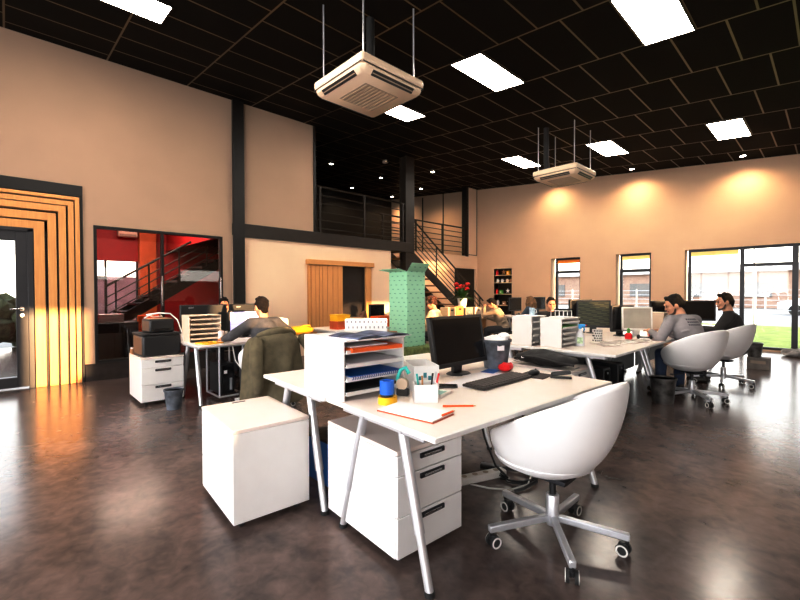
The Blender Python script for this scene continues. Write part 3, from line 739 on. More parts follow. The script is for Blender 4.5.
MB().box(-.18,.19,-.18,.18,0,.018).build('pages', 'paper', t); MB().box(-.18,.192,-.182,.182,.018,.022).build('cover', 'blue', t)
mb = MB()
for k in range(22): mb.lathe([(.008,0),(.011,0),(.011,.003),(.008,.003),(.008,0)],c=(.192,-.17+k*.016,.012),n=10,m=Matrix.Rotation(PI/2,4,'X'))
mb.build('spiral_binding', mat('navy_wire',(.05,.10,.35),.35,metal=.4), t)
sheet('dark_folder', 'dark folder in the lowest slot of the foreground tray unit', 'folder', -2.17,-1.80,1.33,1.69,TZ[0],.02,'bag',0,GP)
t = thing('magazine', 'open dark blue magazine lying on top of the foreground tray unit', 'magazine', (-1.88,1.53,DT+.341), 4)
MB().grid(lambda u,v: V(-.14+.28*u,-.20+.40*v,.004+.014*math.sin(PI*abs(2*v-1))*(1 if True else 0)),12,24).build('pages', mat('magazine_print',(.12,.14,.22),.35,var=.8,scale=12), t, solid=.004)
MB().box(-.15,.15,-.21,.21,0,.003).build('cover', 'paper', t)

# foreground desk things
t = monitor('big black monitor on the foreground desk, seen screen side', -1.88, 2.42, 0, w=.60, h=.365, tilt=10, lift=.07)
t = thing('keyboard', 'dark grey keyboard in front of the big black monitor', 'keyboard', (-1.545,2.38,DT), 0)
MB().box(-.085,.085,-.29,.29,.004,.02).build('case', mat('keyboard_case',(.035,.028,.024),.5), t, bevel=.006)
mb = MB()
for r in range(5):
    for k in range(17): mb.box(-.07+r*.029,-.07+r*.029+.024,-.275+k*.0325,-.275+k*.0325+.027,.018,.027)
mb.build('keys', mat('keyboard_keys',(.085,.068,.06),.5), t, bevel=.002, seg=1)
t = thing('computer_mouse', 'black mouse on the foreground desk right of the keyboard', 'mouse', (-1.50,2.76,DT+.005), 80)
MB().ell((0,0,.014),(.055,.032,.022)).build('shell', 'black_plastic', t); MB().cyl((.02,-.003,.034),(.02,.003,.034),.008,n=10).build('scroll_wheel', 'rubber', t)
t = thing('mouse_pad', 'dark mouse pad under the black mouse', 'mouse pad', (-1.49,2.76,DT), 5)
MB().box(-.1,.1,-.10,.10,0,.004).build('pad', mat('pad_brown',(.06,.045,.04),.8), t, bevel=.002)
t = thing('stapler', 'black stapler near the far edge of the foreground desk', 'stapler', (-1.31,2.80,DT), 25)
MB().box(-.075,.065,-.017,.017,0,.014).build('base', 'black_plastic', t, bevel=.004)
MB().bar((-.07,0,.024),(.06,0,.048),.034,.026).build('arm', 'black_plastic', t, bevel=.008); MB().bar((-.06,0,.036),(.05,0,.056),.016,.01).build('spring_rail', 'dark_handle', t)
t = thing('red_pouch', 'small red crumpled pouch between keyboard and waste bin', 'pouch', (-1.72,2.74,DT), 20)
mb = MB(); mb.ell((0,0,.032),(.055,.075,.034)); mb.v = [tuple(Vector(p)*(1+.22*noise.noise(Vector(p)*28))+V(0,0,.004)) for p in mb.v]; mb.build('pouch_body', 'red', t, smooth=30)
t = bucket('grey blotched waste bin full of white paper standing on the foreground desk', -1.87, 2.83, DT, 'bucket', h=.225, r0=.088, r1=.118)
mb = MB(); mb.ell((0,0,.222),(.10,.10,.035),n=18); mb.ell((.04,.05,.25),(.05,.05,.028)); mb.v = [tuple(Vector(p)+V(0,0,.02*noise.noise(Vector(p)*22))) for p in mb.v]; mb.build('crumpled_paper', 'paper', t, smooth=20)
MB().box(-.02,.035,-.002,.002,-.02,.02,Matrix.Translation((.085,-.07,.17)) @ Matrix.Rotation(R(50),4,'Z')).build('sticker', 'paper', t)
def papers(name, label, x, y, z, w, d, rz, n=1, m='paper', group='loose papers on the foreground desk'):
    t = thing(name, label, 'paper', (x,y,z), rz, group)
    MB().box(-w/2,w/2,-d/2,d/2,0,.0012*n).build('sheets', m, t, smooth=0)
    return t
papers('paper_sheet', 'white paper sheet in front of the monitor stand', -1.68,2.22,DT+.0005,.21,.30,8)
papers('paper_sheet', 'white paper sheet overlapping others behind the keyboard', -1.74,2.50,DT+.002,.2,.29,-10)
papers('blue_brochure', 'blue printed brochure next to the waste bin base', -1.80,2.66,DT+.0035,.10,.16,12,m='blue')
t = thing('notepad', 'white notepad with orange red edge on the front of the desk', 'notepad', (-1.46,1.47,DT), 8, None)
MB().box(-.15,.19,-.10,.085,0,.006).build('cover', mat('pad_cover',(.40,.09,.03),.5), t); MB().box(-.15,.185,-.095,.088,.006,.012).build('pages', 'paper', t)
def pencil(label, x, y, z, rz, L=.16, m='orange'):
    t = thing('pencil', label, 'pencil', (x,y,z), rz, 'orange pencils on the foreground desk')
    MB().cyl((-L/2,0,.005),(L/2,0,.005),.005,n=6).build('shaft', m, t); MB().cyl((L/2,0,.005),(L/2+.016,0,.005),.005,.0008,n=6).build('tip', 'birch', t)
pencil('orange pencil lying right of the white pencil box', -1.36,1.71,DT,48)
pencil('short orange pencil half on the notepad', -1.285,1.535,DT+.012,95,.09)
t = thing('tape_roll', 'yellow tape roll lying on the desk beside the tray unit', 'tape', (-1.67,1.49,DT))
MB().lathe([(.030,0),(.052,0),(.052,.040),(.030,.040),(.030,0)],n=28).build('roll', 'yellow', t)
t = thing('tape_roll', 'blue tape roll stacked on the yellow tape roll', 'tape', (-1.67,1.485,DT+.041))
MB().lathe([(.024,.012),(.040,.012),(.040,.085),(.024,.085),(.024,.012)],n=28).build('roll', 'blue', t); MB().lathe([(.018,0),(.036,0),(.036,.012),(.018,.012),(.018,0)],n=28).build('core', 'black_plastic', t)
# white pencil box with pens
t = thing('pencil_box', 'white open box full of pens at the front of the foreground desk', 'pencil box', (-1.57,1.68,DT), -40)
for s in (-1,1): MB().box(-.06,.06,s*.062-.003,s*.062+.003,0,.10).build('side', 'white', t); MB().box(s*.058-.003,s*.058+.003,-.062,.062,0,.10).build('side', 'white', t)
MB().box(-.06,.06,-.062,.062,0,.005).build('bottom', 'white', t)
for lab, dx, dy, lx, ly, m in (('red pen sticking out of the white pencil box',.03,.035,.02,.06,'red'),('dark pen sticking out of the white pencil box',.01,.03,.01,.03,'black_plastic'),('teal scissors handle in the white pencil box',-.02,-.02,-.02,-.02,'teal'),('brown brush in the white pencil box',.02,-.04,.01,-.02,'oak'),('grey marker leaning right in the white pencil box',.0,.045,.0,.09,'silver')):
    q = thing('pen', lab, 'pen', (-1.57+dx,1.68+dy,DT+.006), 0, 'pens in the white pencil box')
    MB().cyl((0,0,0),(lx*.6,ly*.5,.13),.005,n=8).build('barrel', m, q); MB().cyl((lx*.6,ly*.5,.13),(lx*.66,ly*.55,.142),.0056,n=8).build('end_cap', m, q)
t = thing('file_holder', 'white cardboard file holder behind the pencil box', 'file holder', (-1.80,1.885,DT), -30)
for q in ((-.13,.13,-.08,-.076,.16),(-.13,.13,.076,.08,.16),(-.13,-.126,-.08,.08,.16),(.126,.13,-.08,.08,.16)): MB().box(q[0],q[1],q[2],q[3],0,q[4]).build('side', 'white', t)
MB().box(-.13,.13,-.08,.08,0,.005).build('bottom', 'white', t)
mb = MB()
for k in range(3): mb.box(.131,.132,-.05+k*.03,-.03+k*.03,.07+.02*(k % 2),.10+.02*(k % 2))
mb.build('printed_marks', mat('print_teal',(.05,.25,.3),.6), t)
t = thing('tape_dispenser', 'teal handled tape gun leaning beside the tray unit', 'tape gun', (-1.745,1.66,DT), 30)
MB().tube([(0,0,.03),(-.02,.0,.10),(.0,0,.15),(.03,0,.165),(.05,0,.13)],.012,8).build('handle', 'teal', t)
MB().box(-.025,.05,-.02,.02,0,.045).build('body', 'black_plastic', t, bevel=.01); MB().cyl((.01,-.018,.07),(.01,.018,.07),.035).build('roll', mat('clear_tape',(.6,.5,.4),.2), t)
t = thing('calculator', 'pale desk calculator behind the pencil box', 'calculator', (-1.60,1.83,DT), 15)
MB().box(-.05,.05,-.07,.07,0,.018).build('case', 'white_plastic', t, bevel=.005)
mb = MB()
for i in range(4):
    for k in range(5): mb.box(-.04+i*.021,-.025+i*.021,-.055+k*.018,-.042+k*.018,.018,.021)
mb.build('keys', mat('key_mint',(.45,.65,.6),.5), t)
t = thing('smartphone', 'dark phone lying on papers right of the calculator', 'phone', (-1.70,2.02,DT+.003), 40)
MB().box(-.07,.07,-.036,.036,0,.009).build('case', 'black_plastic', t, bevel=.004); MB().box(-.06,.06,-.032,.032,.009,.0095).build('screen', 'dark_screen', t)
# under the foreground desk
t = thing('blue_crate', 'blue storage box on the floor between the two foreground pedestals', 'box', (-2.50,1.69,0), 0)
for q in ((-.16,.16,-.12,-.11),(-.16,.16,.11,.12),(-.16,-.15,-.12,.12),(.15,.16,-.12,.12)): MB().box(*q,0,.30).build('side', 'blue', t)
MB().box(-.16,.16,-.12,.12,0,.008).build('bottom', 'blue', t); MB().box(-.17,.17,-.13,.13,.30,.315).build('lid', 'bag', t, bevel=.004)
t = thing('power_strip', 'white power strip on the floor behind the drawer pedestal', 'power strip', (-1.72,2.42,0), 70)
MB().box(-.2,.2,-.035,.035,0,.05).build('housing', 'white_plastic', t, bevel=.008)
for k in range(4): MB().cyl((-.14+k*.09,0,.049),(-.14+k*.09,0,.052),.02).build('socket', 'ac_grille', t)
def cable(label, pts, r, m, group='cables under the foreground desk'):
    o = MB().tube(pts, r, 8).build('cable', m); tag(o, label, 'cable', group); return o
def coil(c, rad, n, z0, dz, wob):
    return [(c[0]+rad*(1+wob*math.sin(2.7*k))*math.cos(k*.42), c[1]+rad*.8*(1+wob*math.cos(1.9*k))*math.sin(k*.42), z0+dz*(.5+.5*math.sin(k*.9))) for k in range(n)]
cable('black cable coiled on the floor beneath the foreground desk', coil((-1.55,2.62),.13,50,.012,.03,.18), .006, 'cable_black')
cable('white cable looping over the floor beneath the foreground desk', [(-1.72,2.30,.008),(-1.6,2.34,.008),(-1.48,2.42,.012),(-1.42,2.54,.03),(-1.46,2.66,.05),(-1.56,2.72,.09)], .006, 'cable_white')
cable('black cable hanging straight down behind the foreground drawers', [(-1.75,2.42,.70),(-1.74,2.43,.5),(-1.72,2.46,.3),(-1.65,2.5,.1),(-1.58,2.55,.02)], .008, 'cable_black')
cable('black cable drooping from the foreground desktop, left one', [(-1.95,2.2,.69),(-1.9,2.26,.52),(-1.82,2.36,.45),(-1.76,2.42,.6),(-1.74,2.44,.69)], .006, 'cable_black')
t = thing('power_adapter', 'black power adapter lying under the foreground desk', 'power adapter', (-1.78,2.62,0), 20)
MB().box(-.07,.07,-.03,.03,0,.035).build('body', 'black_plastic', t, bevel=.008); MB().tube([(.07,0,.018),(.1,.01,.01),(.14,.03,.006)],.005).build('lead', 'cable_black', t)
t = office_chair('white tub swivel chair at the foreground desk, nearest to the camera', -1.035, 2.11, 180, base_rot=22-180)

PIV = Matrix.Translation((-1.115,1.25,0)) @ Matrix.Rotation(R(-3.4),4,'Z') @ Matrix.Translation((1.115,-1.25,0))
for o in list(COL.objects):
    if o.parent is None and (o.get('group') in (GA, GP) or o.name.startswith('magazine') or o.get('label','').startswith('big white letter tray')):
        o.location = PIV @ (o.location-V(.07 if o.get('group') == GP or o.name.startswith('magazine') else 0,0,0)); o.rotation_euler.z += R(-3.4)
# left group
t = thing('black_box', 'black rounded storage box on the white pedestal by the left wall', 'box', (-5.85,1.34,.573), 2)
MB().box(-.21,.23,-.21,.215,0,.255).build('body', 'black_plastic', t, bevel=.03, seg=4); MB().box(-.215,.235,-.215,.22,.25,.275).build('lid', 'bag', t, bevel=.01)
t = thing('label_printer', 'small black printer with grey top on the black storage box', 'printer', (-5.86,1.36,.849), 5)
MB().box(-.15,.15,-.14,.14,0,.165).build('body', 'black_plastic', t, bevel=.02); MB().box(-.12,.13,-.12,.12,.164,.171).build('cover', 'oak', t); MB().box(.149,.153,-.1,.1,.02,.05).build('paper_slot', 'dark_screen', t)
cable('white cable heaped over the small black printer at left', [(-5.80,1.20,1.03),(-5.76,1.24,1.06),(-5.8,1.36,1.085),(-5.9,1.42,1.04),(-5.86,1.30,1.04),(-5.78,1.22,1.07),(-5.74,1.34,1.09),(-5.70,1.46,1.08),(-5.68,1.535,1.0),(-5.66,1.575,.86),(-5.61,1.59,.68)], .009, 'cable_white', None)
t = thing('wooden_tray', 'shallow wooden box with papers at the back of the left pedestal', 'tray', (-6.10,1.16,.573), 0)
MB().box(-.06,.05,-.05,.05,0,.06).build('box', 'card', t, bevel=.003); MB().box(-.055,.045,-.045,.045,.06,.075).build('papers', 'paper', t)
bucket('small blotched grey waste bin on the floor before the left pedestal', -5.24, 1.37, 0, 'bucket', h=.225, r0=.075, r1=.10)
t = tray_unit('pale letter tray unit on the left desk next to the monitor backs', -5.55, 1.78, 0, w=.3, d=.37, h=.33, n=5, m='ac_white')
monitor('black monitor back with small logo, left one on the left desks', -5.93, 1.93, 180, w=.60, h=.36, lift=.085, logo='acer')
monitor('black monitor back with small logo behind the head of the man in charcoal', -5.93, 2.56, 180, w=.58, h=.36, lift=.085, logo='acer')
monitor('lit white screen in front of the man in charcoal', -5.55, 2.37, 0, w=.5, h=.31, lift=.06, screen='page_screen')
t = thing('laser_printer', 'white printer on the left desks beyond the man in charcoal', 'printer', (-6.12,3.02,DT), 0)
MB().box(-.16,.16,-.2,.2,0,.2).build('body', 'white', t, bevel=.02); MB().box(.158,.164,-.15,.15,.05,.085).build('paper_slot', 'black_plastic', t); MB().box(-.1,.12,-.14,.14,.2,.215).build('scanner_lid', 'white_plastic', t, bevel=.005)
t = thing('paper_cup', 'pale cup on the left desk beside the yellow bag', 'cup', (-5.62,2.80,DT))
MB().lathe([(.0001,0),(.035,0),(.045,.12),(.041,.12),(.032,.006),(.0001,.006)],n=20).build('cup', 'birch', t); MB().lathe([(.046,.115),(.048,.12),(.046,.128),(.0001,.13)],n=20).build('lid', 'paper', t)
t = thing('paper_cup', 'white cup on the left desk corner beside the yellow sheet', 'cup', (-5.28,1.92,DT))
MB().lathe([(.0001,0),(.025,0),(.032,.13),(.029,.13),(.022,.006),(.0001,.006)],n=20).build('cup', 'paper', t)
t = thing('yellow_bag', 'bright yellow padded bag lying on the left desk in the sun', 'bag', (-5.30,3.04,DT), 12)
mb = MB(); mb.ell((0,0,.058),(.16,.22,.06),n=24,k=14); mb.v = [tuple(Vector(p)*(1+.10*noise.noise(Vector(p)*9))+V(0,0,.006)) for p in mb.v]; mb.build('bag_body', 'yellow', t, smooth=60)
mb = MB(); mb.tube([(.1,-.12,.09),(.13,-.06,.14),(.13,.06,.14),(.1,.12,.09)],.010,8); mb.build('handle', 'yellow', t)
sheet('yellow_envelope', 'yellow envelope lying on the left desk corner', 'envelope', -5.30,-5.06,1.64,1.86,DT,.01,'yellow',15)
t = thing('desktop_computer', 'black computer tower hanging under the left desk', 'computer', (-5.42,1.98,.07))
MB().box(-.2,.2,-.085,.085,0,.38).build('case', 'black_plastic', t, bevel=.008); MB().box(.2,.206,-.07,.07,.02,.36).build('front_panel', 'dark_screen', t); MB().box(.205,.208,.02,.05,.05,.2).build('silver_strip', 'silver', t); MB().box(.205,.208,-.05,-.01,.26,.3).build('label', 'paper', t)
t = thing('cable_tray', 'silver wire frame under the left desk around the computer tower', 'cable tray', (-5.42,2.02,0))
mb = MB()
for y in (-.15,.14):
    for x in (-.22,.22): mb.cyl((x,y,.05),(x,y,.70),.012,n=8)
    mb.cyl((-.22,y,.05),(.22,y,.05),.012,n=8)
for x in (-.22,.22): mb.cyl((x,-.15,.05),(x,.14,.05),.012,n=8)
mb.build('frame', 'silver', t)
cable('white cable hanging in loops under the left desk', [(-5.12,2.0,.69),(-5.08,2.02,.5),(-5.02,2.1,.36),(-5.0,2.2,.33),(-5.02,2.26,.42),(-5.08,2.22,.55),(-5.06,2.16,.3),(-5.1,2.1,.1)], .008, 'cable_white', None)
t = office_chair('white tub swivel chair of the man in charcoal, parka over its back', -4.68, 2.24, 180)
t.scale = (1,1,.92)
# olive parka over that chair
t = thing('parka', 'olive parka draped over the back of the left white chair', 'coat', (-4.68,2.24,0), 0)
def pk(u, v):
    th = R(-78)+R(156)*u; z = .885-.78*v**1.0
    fold = .042*math.sin(th*8+2.6*v)*min(1,v*2.2)+.035*noise.noise(V(th*2,v*3,1.7))
    rx = .435+.03*v+fold; ry = .31+.09*v+fold*.7
    if v < .12: q = (.12-v)/.12; rx -= .10*q*q; ry -= .06*q*q; z += 0.02*q
    zz = z-.10*abs(math.sin(th))**3*(1-v)+.05*noise.noise(V(th*1.5,0,9))*v
    return V(rx*math.cos(th), ry*math.sin(th), zz)
MB().grid(pk, 60, 34).build('coat_body', 'olive', t, solid=.022, sub=1, smooth=80)
for s in (-1,1):
    pts = [V(.30,s*.25,.84),V(.40,s*.32,.72),V(.46,s*.34,.54),V(.475,s*.33,.36),V(.48,s*.33,.24)] if s < 0 else [V(.30,.25,.84),V(.36,.37,.72),V(.39,.42,.53),V(.40,.43,.34),V(.39,.42,.2)]
    MB().tube(pts,[.07,.075,.068,.06,.05],14).build('sleeve', 'olive', t, sub=1)
MB().tube([V(.20,-.24,.84),V(.34,-.12,.90),V(.37,0,.91),V(.34,.12,.90),V(.20,.24,.84)],[.03,.045,.05,.045,.03],12).build('collar', 'olive', t, sub=1)

# middle left: green column, boxes
t = thing('green_box_column', 'tall mint green cardboard column with small printed marks and open flaps', 'cardboard box', (-4.99,4.90,.45), 0)
MB().box(-.215,.215,-.215,.215,0,1.235).build('box_body', 'mint_card', t, bevel=.004)
for q, p in (((.215,-.215),(.215,.215)),): 
    m = Matrix.Translation((.215,0,1.235)) @ Matrix.Rotation(R(40),4,'Y')
    MB().box(0,.006,-.21,.21,0,.17,m).build('flap', 'mint_card', t)
m = Matrix.Translation((-.1,-.215,1.235)) @ Matrix.Rotation(R(78),4,'X'); MB().box(-.12,.3,-.006,0,0,.17,m).build('flap', 'mint_card', t)
m = Matrix.Translation((-.215,0,1.235)) @ Matrix.Rotation(R(-80),4,'Y'); MB().box(-.006,0,-.21,.2,0,.28,m).build('flap', 'mint_card', t)
t = thing('green_pouf', 'moss green square pouf carrying the mint cardboard column', 'pouf', (-4.92,4.97,.10), 0)
MB().box(-.33,.33,-.33,.33,0,.35).build('pouf_body', 'moss', t, bevel=.03, seg=3); MB().box(-.334,.334,-.334,.334,.17,.18).build('seam', 'hedge', t, bevel=.002)
t = thing('wooden_plinth', 'low pale wooden platform below the moss green pouf', 'platform', (-4.85,4.95,0), 0)
MB().box(-.6,.6,-.55,.55,.06,.10).build('deck', 'pine_h', t, bevel=.004); MB().box(-.55,-.45,-.5,.5,0,.06).build('skid', 'oak', t); MB().box(.45,.55,-.5,.5,0,.06).build('skid', 'oak', t)
t = thing('cardboard_box', 'brown cardboard box behind the foreground tray unit, left of the green column', 'cardboard box', (-5.06,4.36,.45), 5)
MB().box(-.2,.2,-.19,.19,0,.26).build('box_body', 'card', t, bevel=.003); MB().box(-.2,.2,-.02,.02,.26,.262).build('tape', 'birch', t)
t = thing('wooden_stool', 'wooden stool holding the brown cardboard box', 'stool', (-5.06,4.36,0), 5)
MB().box(-.2,.2,-.2,.2,.41,.45).build('seat', 'oak', t, bevel=.006)
for a in (-1,1):
    for b in (-1,1): MB().bar((a*.16,b*.16,.41),(a*.18,b*.18,0),.035).build('leg', 'oak', t)
t = thing('patterned_box', 'white cardboard box covered in rows of tiny letters behind the tray unit', 'cardboard box', (-2.66,2.14,DT), -40)
MB().box(-.09,.09,-.17,.17,0,.385).build('box_body', 'letter_card', t, bevel=.003); MB().box(-.09,.09,-.171,.171,.383,.387).build('lid', 'paper', t)
for lab, x, y, z, sx, sy, sz, m in (('orange cardboard box just left of the green column, below the black monitor',-5.60,4.86,DT,.11,.17,.19,'orange'),('rust red box at the left end, below the yellow box',-5.72,4.05,DT,.12,.14,.13,mat('rust',(.5,.09,.02),.6)),('yellow box on top of the rust red box',-5.74,4.05,DT+.131,.11,.13,.11,'yellow'),('tan wooden box on the desk between yellow and orange boxes',-6.0,4.45,DT,.12,.25,.16,'birch')):
    t = thing('storage_box', lab, 'box', (x,y,z), 0, 'boxes on the left desk by the sliding door')
    MB().box(-sx,sx,-sy,sy,0,sz-.03).build('box_body', m, t, bevel=.004); MB().box(-sx-.004,sx+.004,-sy-.004,sy+.004,sz-.03,sz).build('lid', m, t, bevel=.004)
    if m == 'orange': MB().cyl((sx+.0,0.02,.08),(sx+.003,.02,.08),.022).build('label', 'paper', t)
monitor('black monitor with a pale side cover above the orange box, before the sliding door', -5.92, 5.02, 0, w=.36, h=.27, lift=.12)
t = thing('leather_pouch', 'brown leather pouch beside the black monitor near the sliding door', 'pouch', (-5.96,4.72,DT+.0), 10)
mb = MB(); mb.ell((0,0,.13),(.07,.09,.13)); mb.v = [tuple(Vector(p)*(1+.15*noise.noise(Vector(p)*13))+V(0,0,.012)) for p in mb.v]; mb.build('pouch_body', mat('brown_leather',(.16,.06,.03),.5), t, smooth=50)

# low wooden shelf with planter
t = thing('low_bookcase', 'low wooden bookcase behind the green column carrying the potted flowers', 'bookcase', (-5.75,7.35,0), 0)
for z in (.02,.38,.70): MB().box(-.16,.16,-.72,.72,z,z+.025).build('shelf', 'oak', t)
for y in (-.72,-.24,.24,.70): MB().box(-.16,.16,y,y+.022,0,.72).build('upright', 'oak', t)
MB().box(-.165,.165,-.74,.74,.72,.75).build('top', 'birch', t, bevel=.003)
for k, (y, m, sz, lab) in enumerate(((6.85,'birch',.27,'pale wooden crate at the left end of the low bookcase'),(7.12,'oak',.29,'orange brown crate second from the left on the low bookcase'),(7.45,'ac_grille',.25,'grey framed picture on the low bookcase'),(7.80,'ac_white',.25,'cream box at the right end of the low bookcase'))):
    t = thing('desk_crate', lab, 'box', (-5.72,y,.751), 0, 'boxes on the low bookcase')
    MB().box(-.11,.11,-.13,.13,0,sz).build('box_body', m, t, bevel=.005)
    if k == 2: MB().box(.11,.114,-.11,.11,.03,sz-.03).build('picture', mat('grey_print',(.3,.32,.3),.5,var=.5), t)
    else: MB().box(.11,.114,-.04,.04,sz-.08,sz-.05).build('hand_hole', 'black_plastic', t)
t = thing('potted_plant', 'red flowering plant in a white pot before the dark doorway', 'potted plant', (-5.80,7.44,1.0), 0)
MB().lathe([(.0001,0),(.085,0),(.115,.21),(.105,.21),(.095,.19),(.0001,.19)],n=28).build('pot', 'white', t)
mb = MB()
for k in range(70):
    a = random.uniform(0,2*PI); l = random.uniform(.22,.44); e = random.uniform(.2,1.25)
    b0 = V(0,0,.2); d = V(math.cos(a)*math.cos(e), math.sin(a)*math.cos(e), math.sin(e)); s = d.cross(V(0,0,1)).normalized()
    pts = []
    for i in range(6):
        q = i/5; c = b0+d*l*q+V(0,0,-.12*q*q); w = .038*math.sin(PI*min(1,q*.9+.1))
        pts += [c-s*w, c+s*w]
    mb.add(pts, [(2*i,2*i+1,2*i+3,2*i+2) for i in range(5)])
mb.build('leaves', 'leaf', t, smooth=0)
mb = MB(); mf = MB()
for k in range(6):
    a = k*1.05; h = .42+.10*((k*5) % 3)/2; p = V(.13*math.cos(a), .13*math.sin(a), h)
    mb.tube([(0,0,.18),p*.5+V(0,0,.12),p], .006, 6)
    for j in range(12):
        q = V(random.uniform(-1,1),random.uniform(-1,1),random.uniform(-.6,1)).normalized(); mf.ell(p+q*.035,(.03,.03,.022),n=8,k=5)
mb.build('stems', 'leaf', t); mf.build('flowers', 'petal', t)

for x, y, lab in ((-2.0,5.0,'black computer tower under the middle row desk, nearer to the camera'),(-2.0,5.45,'black computer tower under the middle row desk, nearer to the tin bin')):
    t = thing('desktop_computer', lab, 'computer', (x,y,0), 0, 'computers under the middle row')
    MB().box(-.22,.2,-.09,.09,.01,.46).build('case', 'black_plastic', t, bevel=.008); MB().box(.2,.206,-.08,.08,.02,.44).build('front_panel', 'dark_screen', t); MB().cyl((.205,0,.4),(.209,0,.4),.012).build('power_button', 'silver', t)
# middle row things
tray_unit('white letter tray unit of the middle row, left one with closed side to camera', -2.47, 4.42, 0, w=.25, d=.30, h=.335, n=4, m='white_plastic')
tray_unit('white letter tray unit of the middle row, right one beside the spray bottle', -2.155, 4.55, 0, w=.25, d=.42, h=.32, n=5, m='white_plastic')
sheet('green_folder', 'green papers in the right middle row tray unit', 'folder', -2.26,-2.03,4.37,4.73,DT+.028+.29*3/5+.01,.02,'green_plastic')
t = thing('toner_pack', 'black printer cartridge between the two middle row tray units', 'cartridge', (-2.30,4.62,DT), 0)
MB().box(-.03,.012,-.05,.05,0,.15).build('body', 'black_plastic', t, bevel=.006); MB().box(-.02,.014,-.04,.04,.05,.09).build('label', 'paper', t)
t = thing('spray_bottle', 'white spray bottle with bright blue trigger head on the middle row desk', 'spray bottle', (-1.97,4.66,DT), 20)
MB().lathe([(.0001,0),(.044,0),(.046,.02),(.044,.11),(.035,.15),(.014,.175),(.013,.195),(.0001,.195)],n=24,sy=.7).build('bottle', 'spray_white', t)
hd = MB().box(-.02,.055,-.013,.013,.215,.245).box(-.018,.018,-.016,.016,.193,.22).build('trigger_head', 'sky_blue', t, bevel=.007)
MB().tube([(.03,0,.218),(.045,0,.19),(.035,0,.165)],.006,8).build('trigger', 'sky_blue', hd); MB().cyl((.055,0,.231),(.066,0,.231),.008).build('nozzle', 'red', hd)
MB().box(-.03,.03,-.0335,-.031,.03,.1).build('label', mat('label_green',(.55,.8,.5),.5,var=.5,scale=30), t)
t = thing('mesh_pencil_cup', 'white mesh pencil cup with dark holes on the middle row desk', 'pencil cup', (-2.02,5.28,DT))
MB().lathe([(.0001,0),(.055,0),(.058,.145),(.052,.145),(.05,.006),(.0001,.006)],n=28).build('cup', dash_mat('holed_metal',(.75,.74,.73),(.06,.06,.06),.030,.030,.55,.55), t)
monitor('black screen with lines of code, left of the two middle row screens', -2.44, 6.24, -60, w=.46, h=.40, lift=.085, tilt=4, screen='code_screen')
monitor('dark monitor seen from its edge behind the code screen', -2.62, 6.22, -25, w=.40, h=.42, lift=.075)
monitor('white rimmed screen on the middle row desk in front of the second window', -1.83, 6.14, -60, w=.37, h=.32, lift=.085, tilt=5, screen='mirror_screen', body='white_plastic')
monitor('black monitor edge behind the white rimmed screen', -2.02, 6.16, -30, w=.36, h=.36, lift=.06)
t = tray_unit('pale wooden letter tray unit beside the man in grey', -1.72, 6.66, 0, w=.2, d=.26, h=.32, n=5, m='ac_white')
MBx = [( -1.83,5.20,14,'loose newspaper pages near the mesh cup'),(-1.72,5.42,-20,'fan of loose papers on the middle row desk'),(-1.66,5.66,35,'loose papers at the right edge of the middle row desk'),(-1.80,4.95,50,'crumpled leaflet beside the spray bottle')]
for x, y, rz, lab in MBx:
    t = thing('paper_sheet', lab, 'paper', (x,y,DT), rz, 'papers on the middle row desk')
    MB().grid(lambda u,v: V(-.11+.22*u,-.15+.3*v,.006+.006*math.sin(5*u+3*v)),10,10).build('sheets', mat('newsprint',(.55,.50,.46),.8,var=.35,scale=18), t, solid=.004)
t = thing('desk_toy', 'small red and green figure standing on the middle row desk', 'toy', (-1.83,5.80,DT)); MB().lathe([(.0001,0),(.04,0),(.045,.05),(.03,.075),(.0001,.08)],n=16).build('red_body', 'red', t); MB().lathe([(.012,.07),(.02,.09),(.018,.13),(.0001,.14)],n=12).build('green_top', 'green_plastic', t)
t = thing('coffee_mug', 'red and white mug on the desk by the man in grey', 'mug', (-1.66,6.16,DT)); MB().lathe([(.0001,0),(.036,0),(.04,.095),(.036,.095),(.033,.006),(.0001,.006)],n=20).build('cup', 'red', t); MB().tube([(.038,0,.08),(.065,0,.07),(.065,0,.035),(.038,0,.025)],.006,8).build('handle', 'white', t)
t = thing('headphones', 'black headphones lying on the middle row desk', 'headphones', (-1.68,5.93,DT), 20)
MB().tube([(-.07,0,.02),(-.08,.06,.015),(0,.12,.012),(.08,.06,.015),(.07,0,.02)],.009,8).build('headband', 'black_plastic', t)
for s in (-1,1): MB().ell((s*.07,0,.028),(.02,.038,.028)).build('ear_cup', 'black_plastic', t)
t = thing('laptop', 'black laptop back in front of the man behind the tray units', 'laptop', (-3.02,6.45,DT+.106), 132)
MB().box(-.12,.12,-.17,.17,0,.018).build('base', 'black_plastic', t, bevel=.004)
m = Matrix.Translation((-.12,0,.016)) @ Matrix.Rotation(R(-16),4,'Y'); MB().box(-.008,0,-.17,.17,0,.235,m).build('lid', 'black_plastic', t, bevel=.003); MB().box(-.0,.002,-.16,.16,.015,.22,m).build('screen', 'dark_screen', t)
t = thing('laptop_riser', 'white box raising the black laptop behind the tray units', 'riser', (-3.02,6.45,DT), 132); MB().box(-.14,.14,-.17,.17,.09,.105).build('shelf', 'white', t)
for s in (-1,1): MB().box(-.14,.14,s*.16-.008,s*.16+.008,0,.09).build('side', 'white', t)
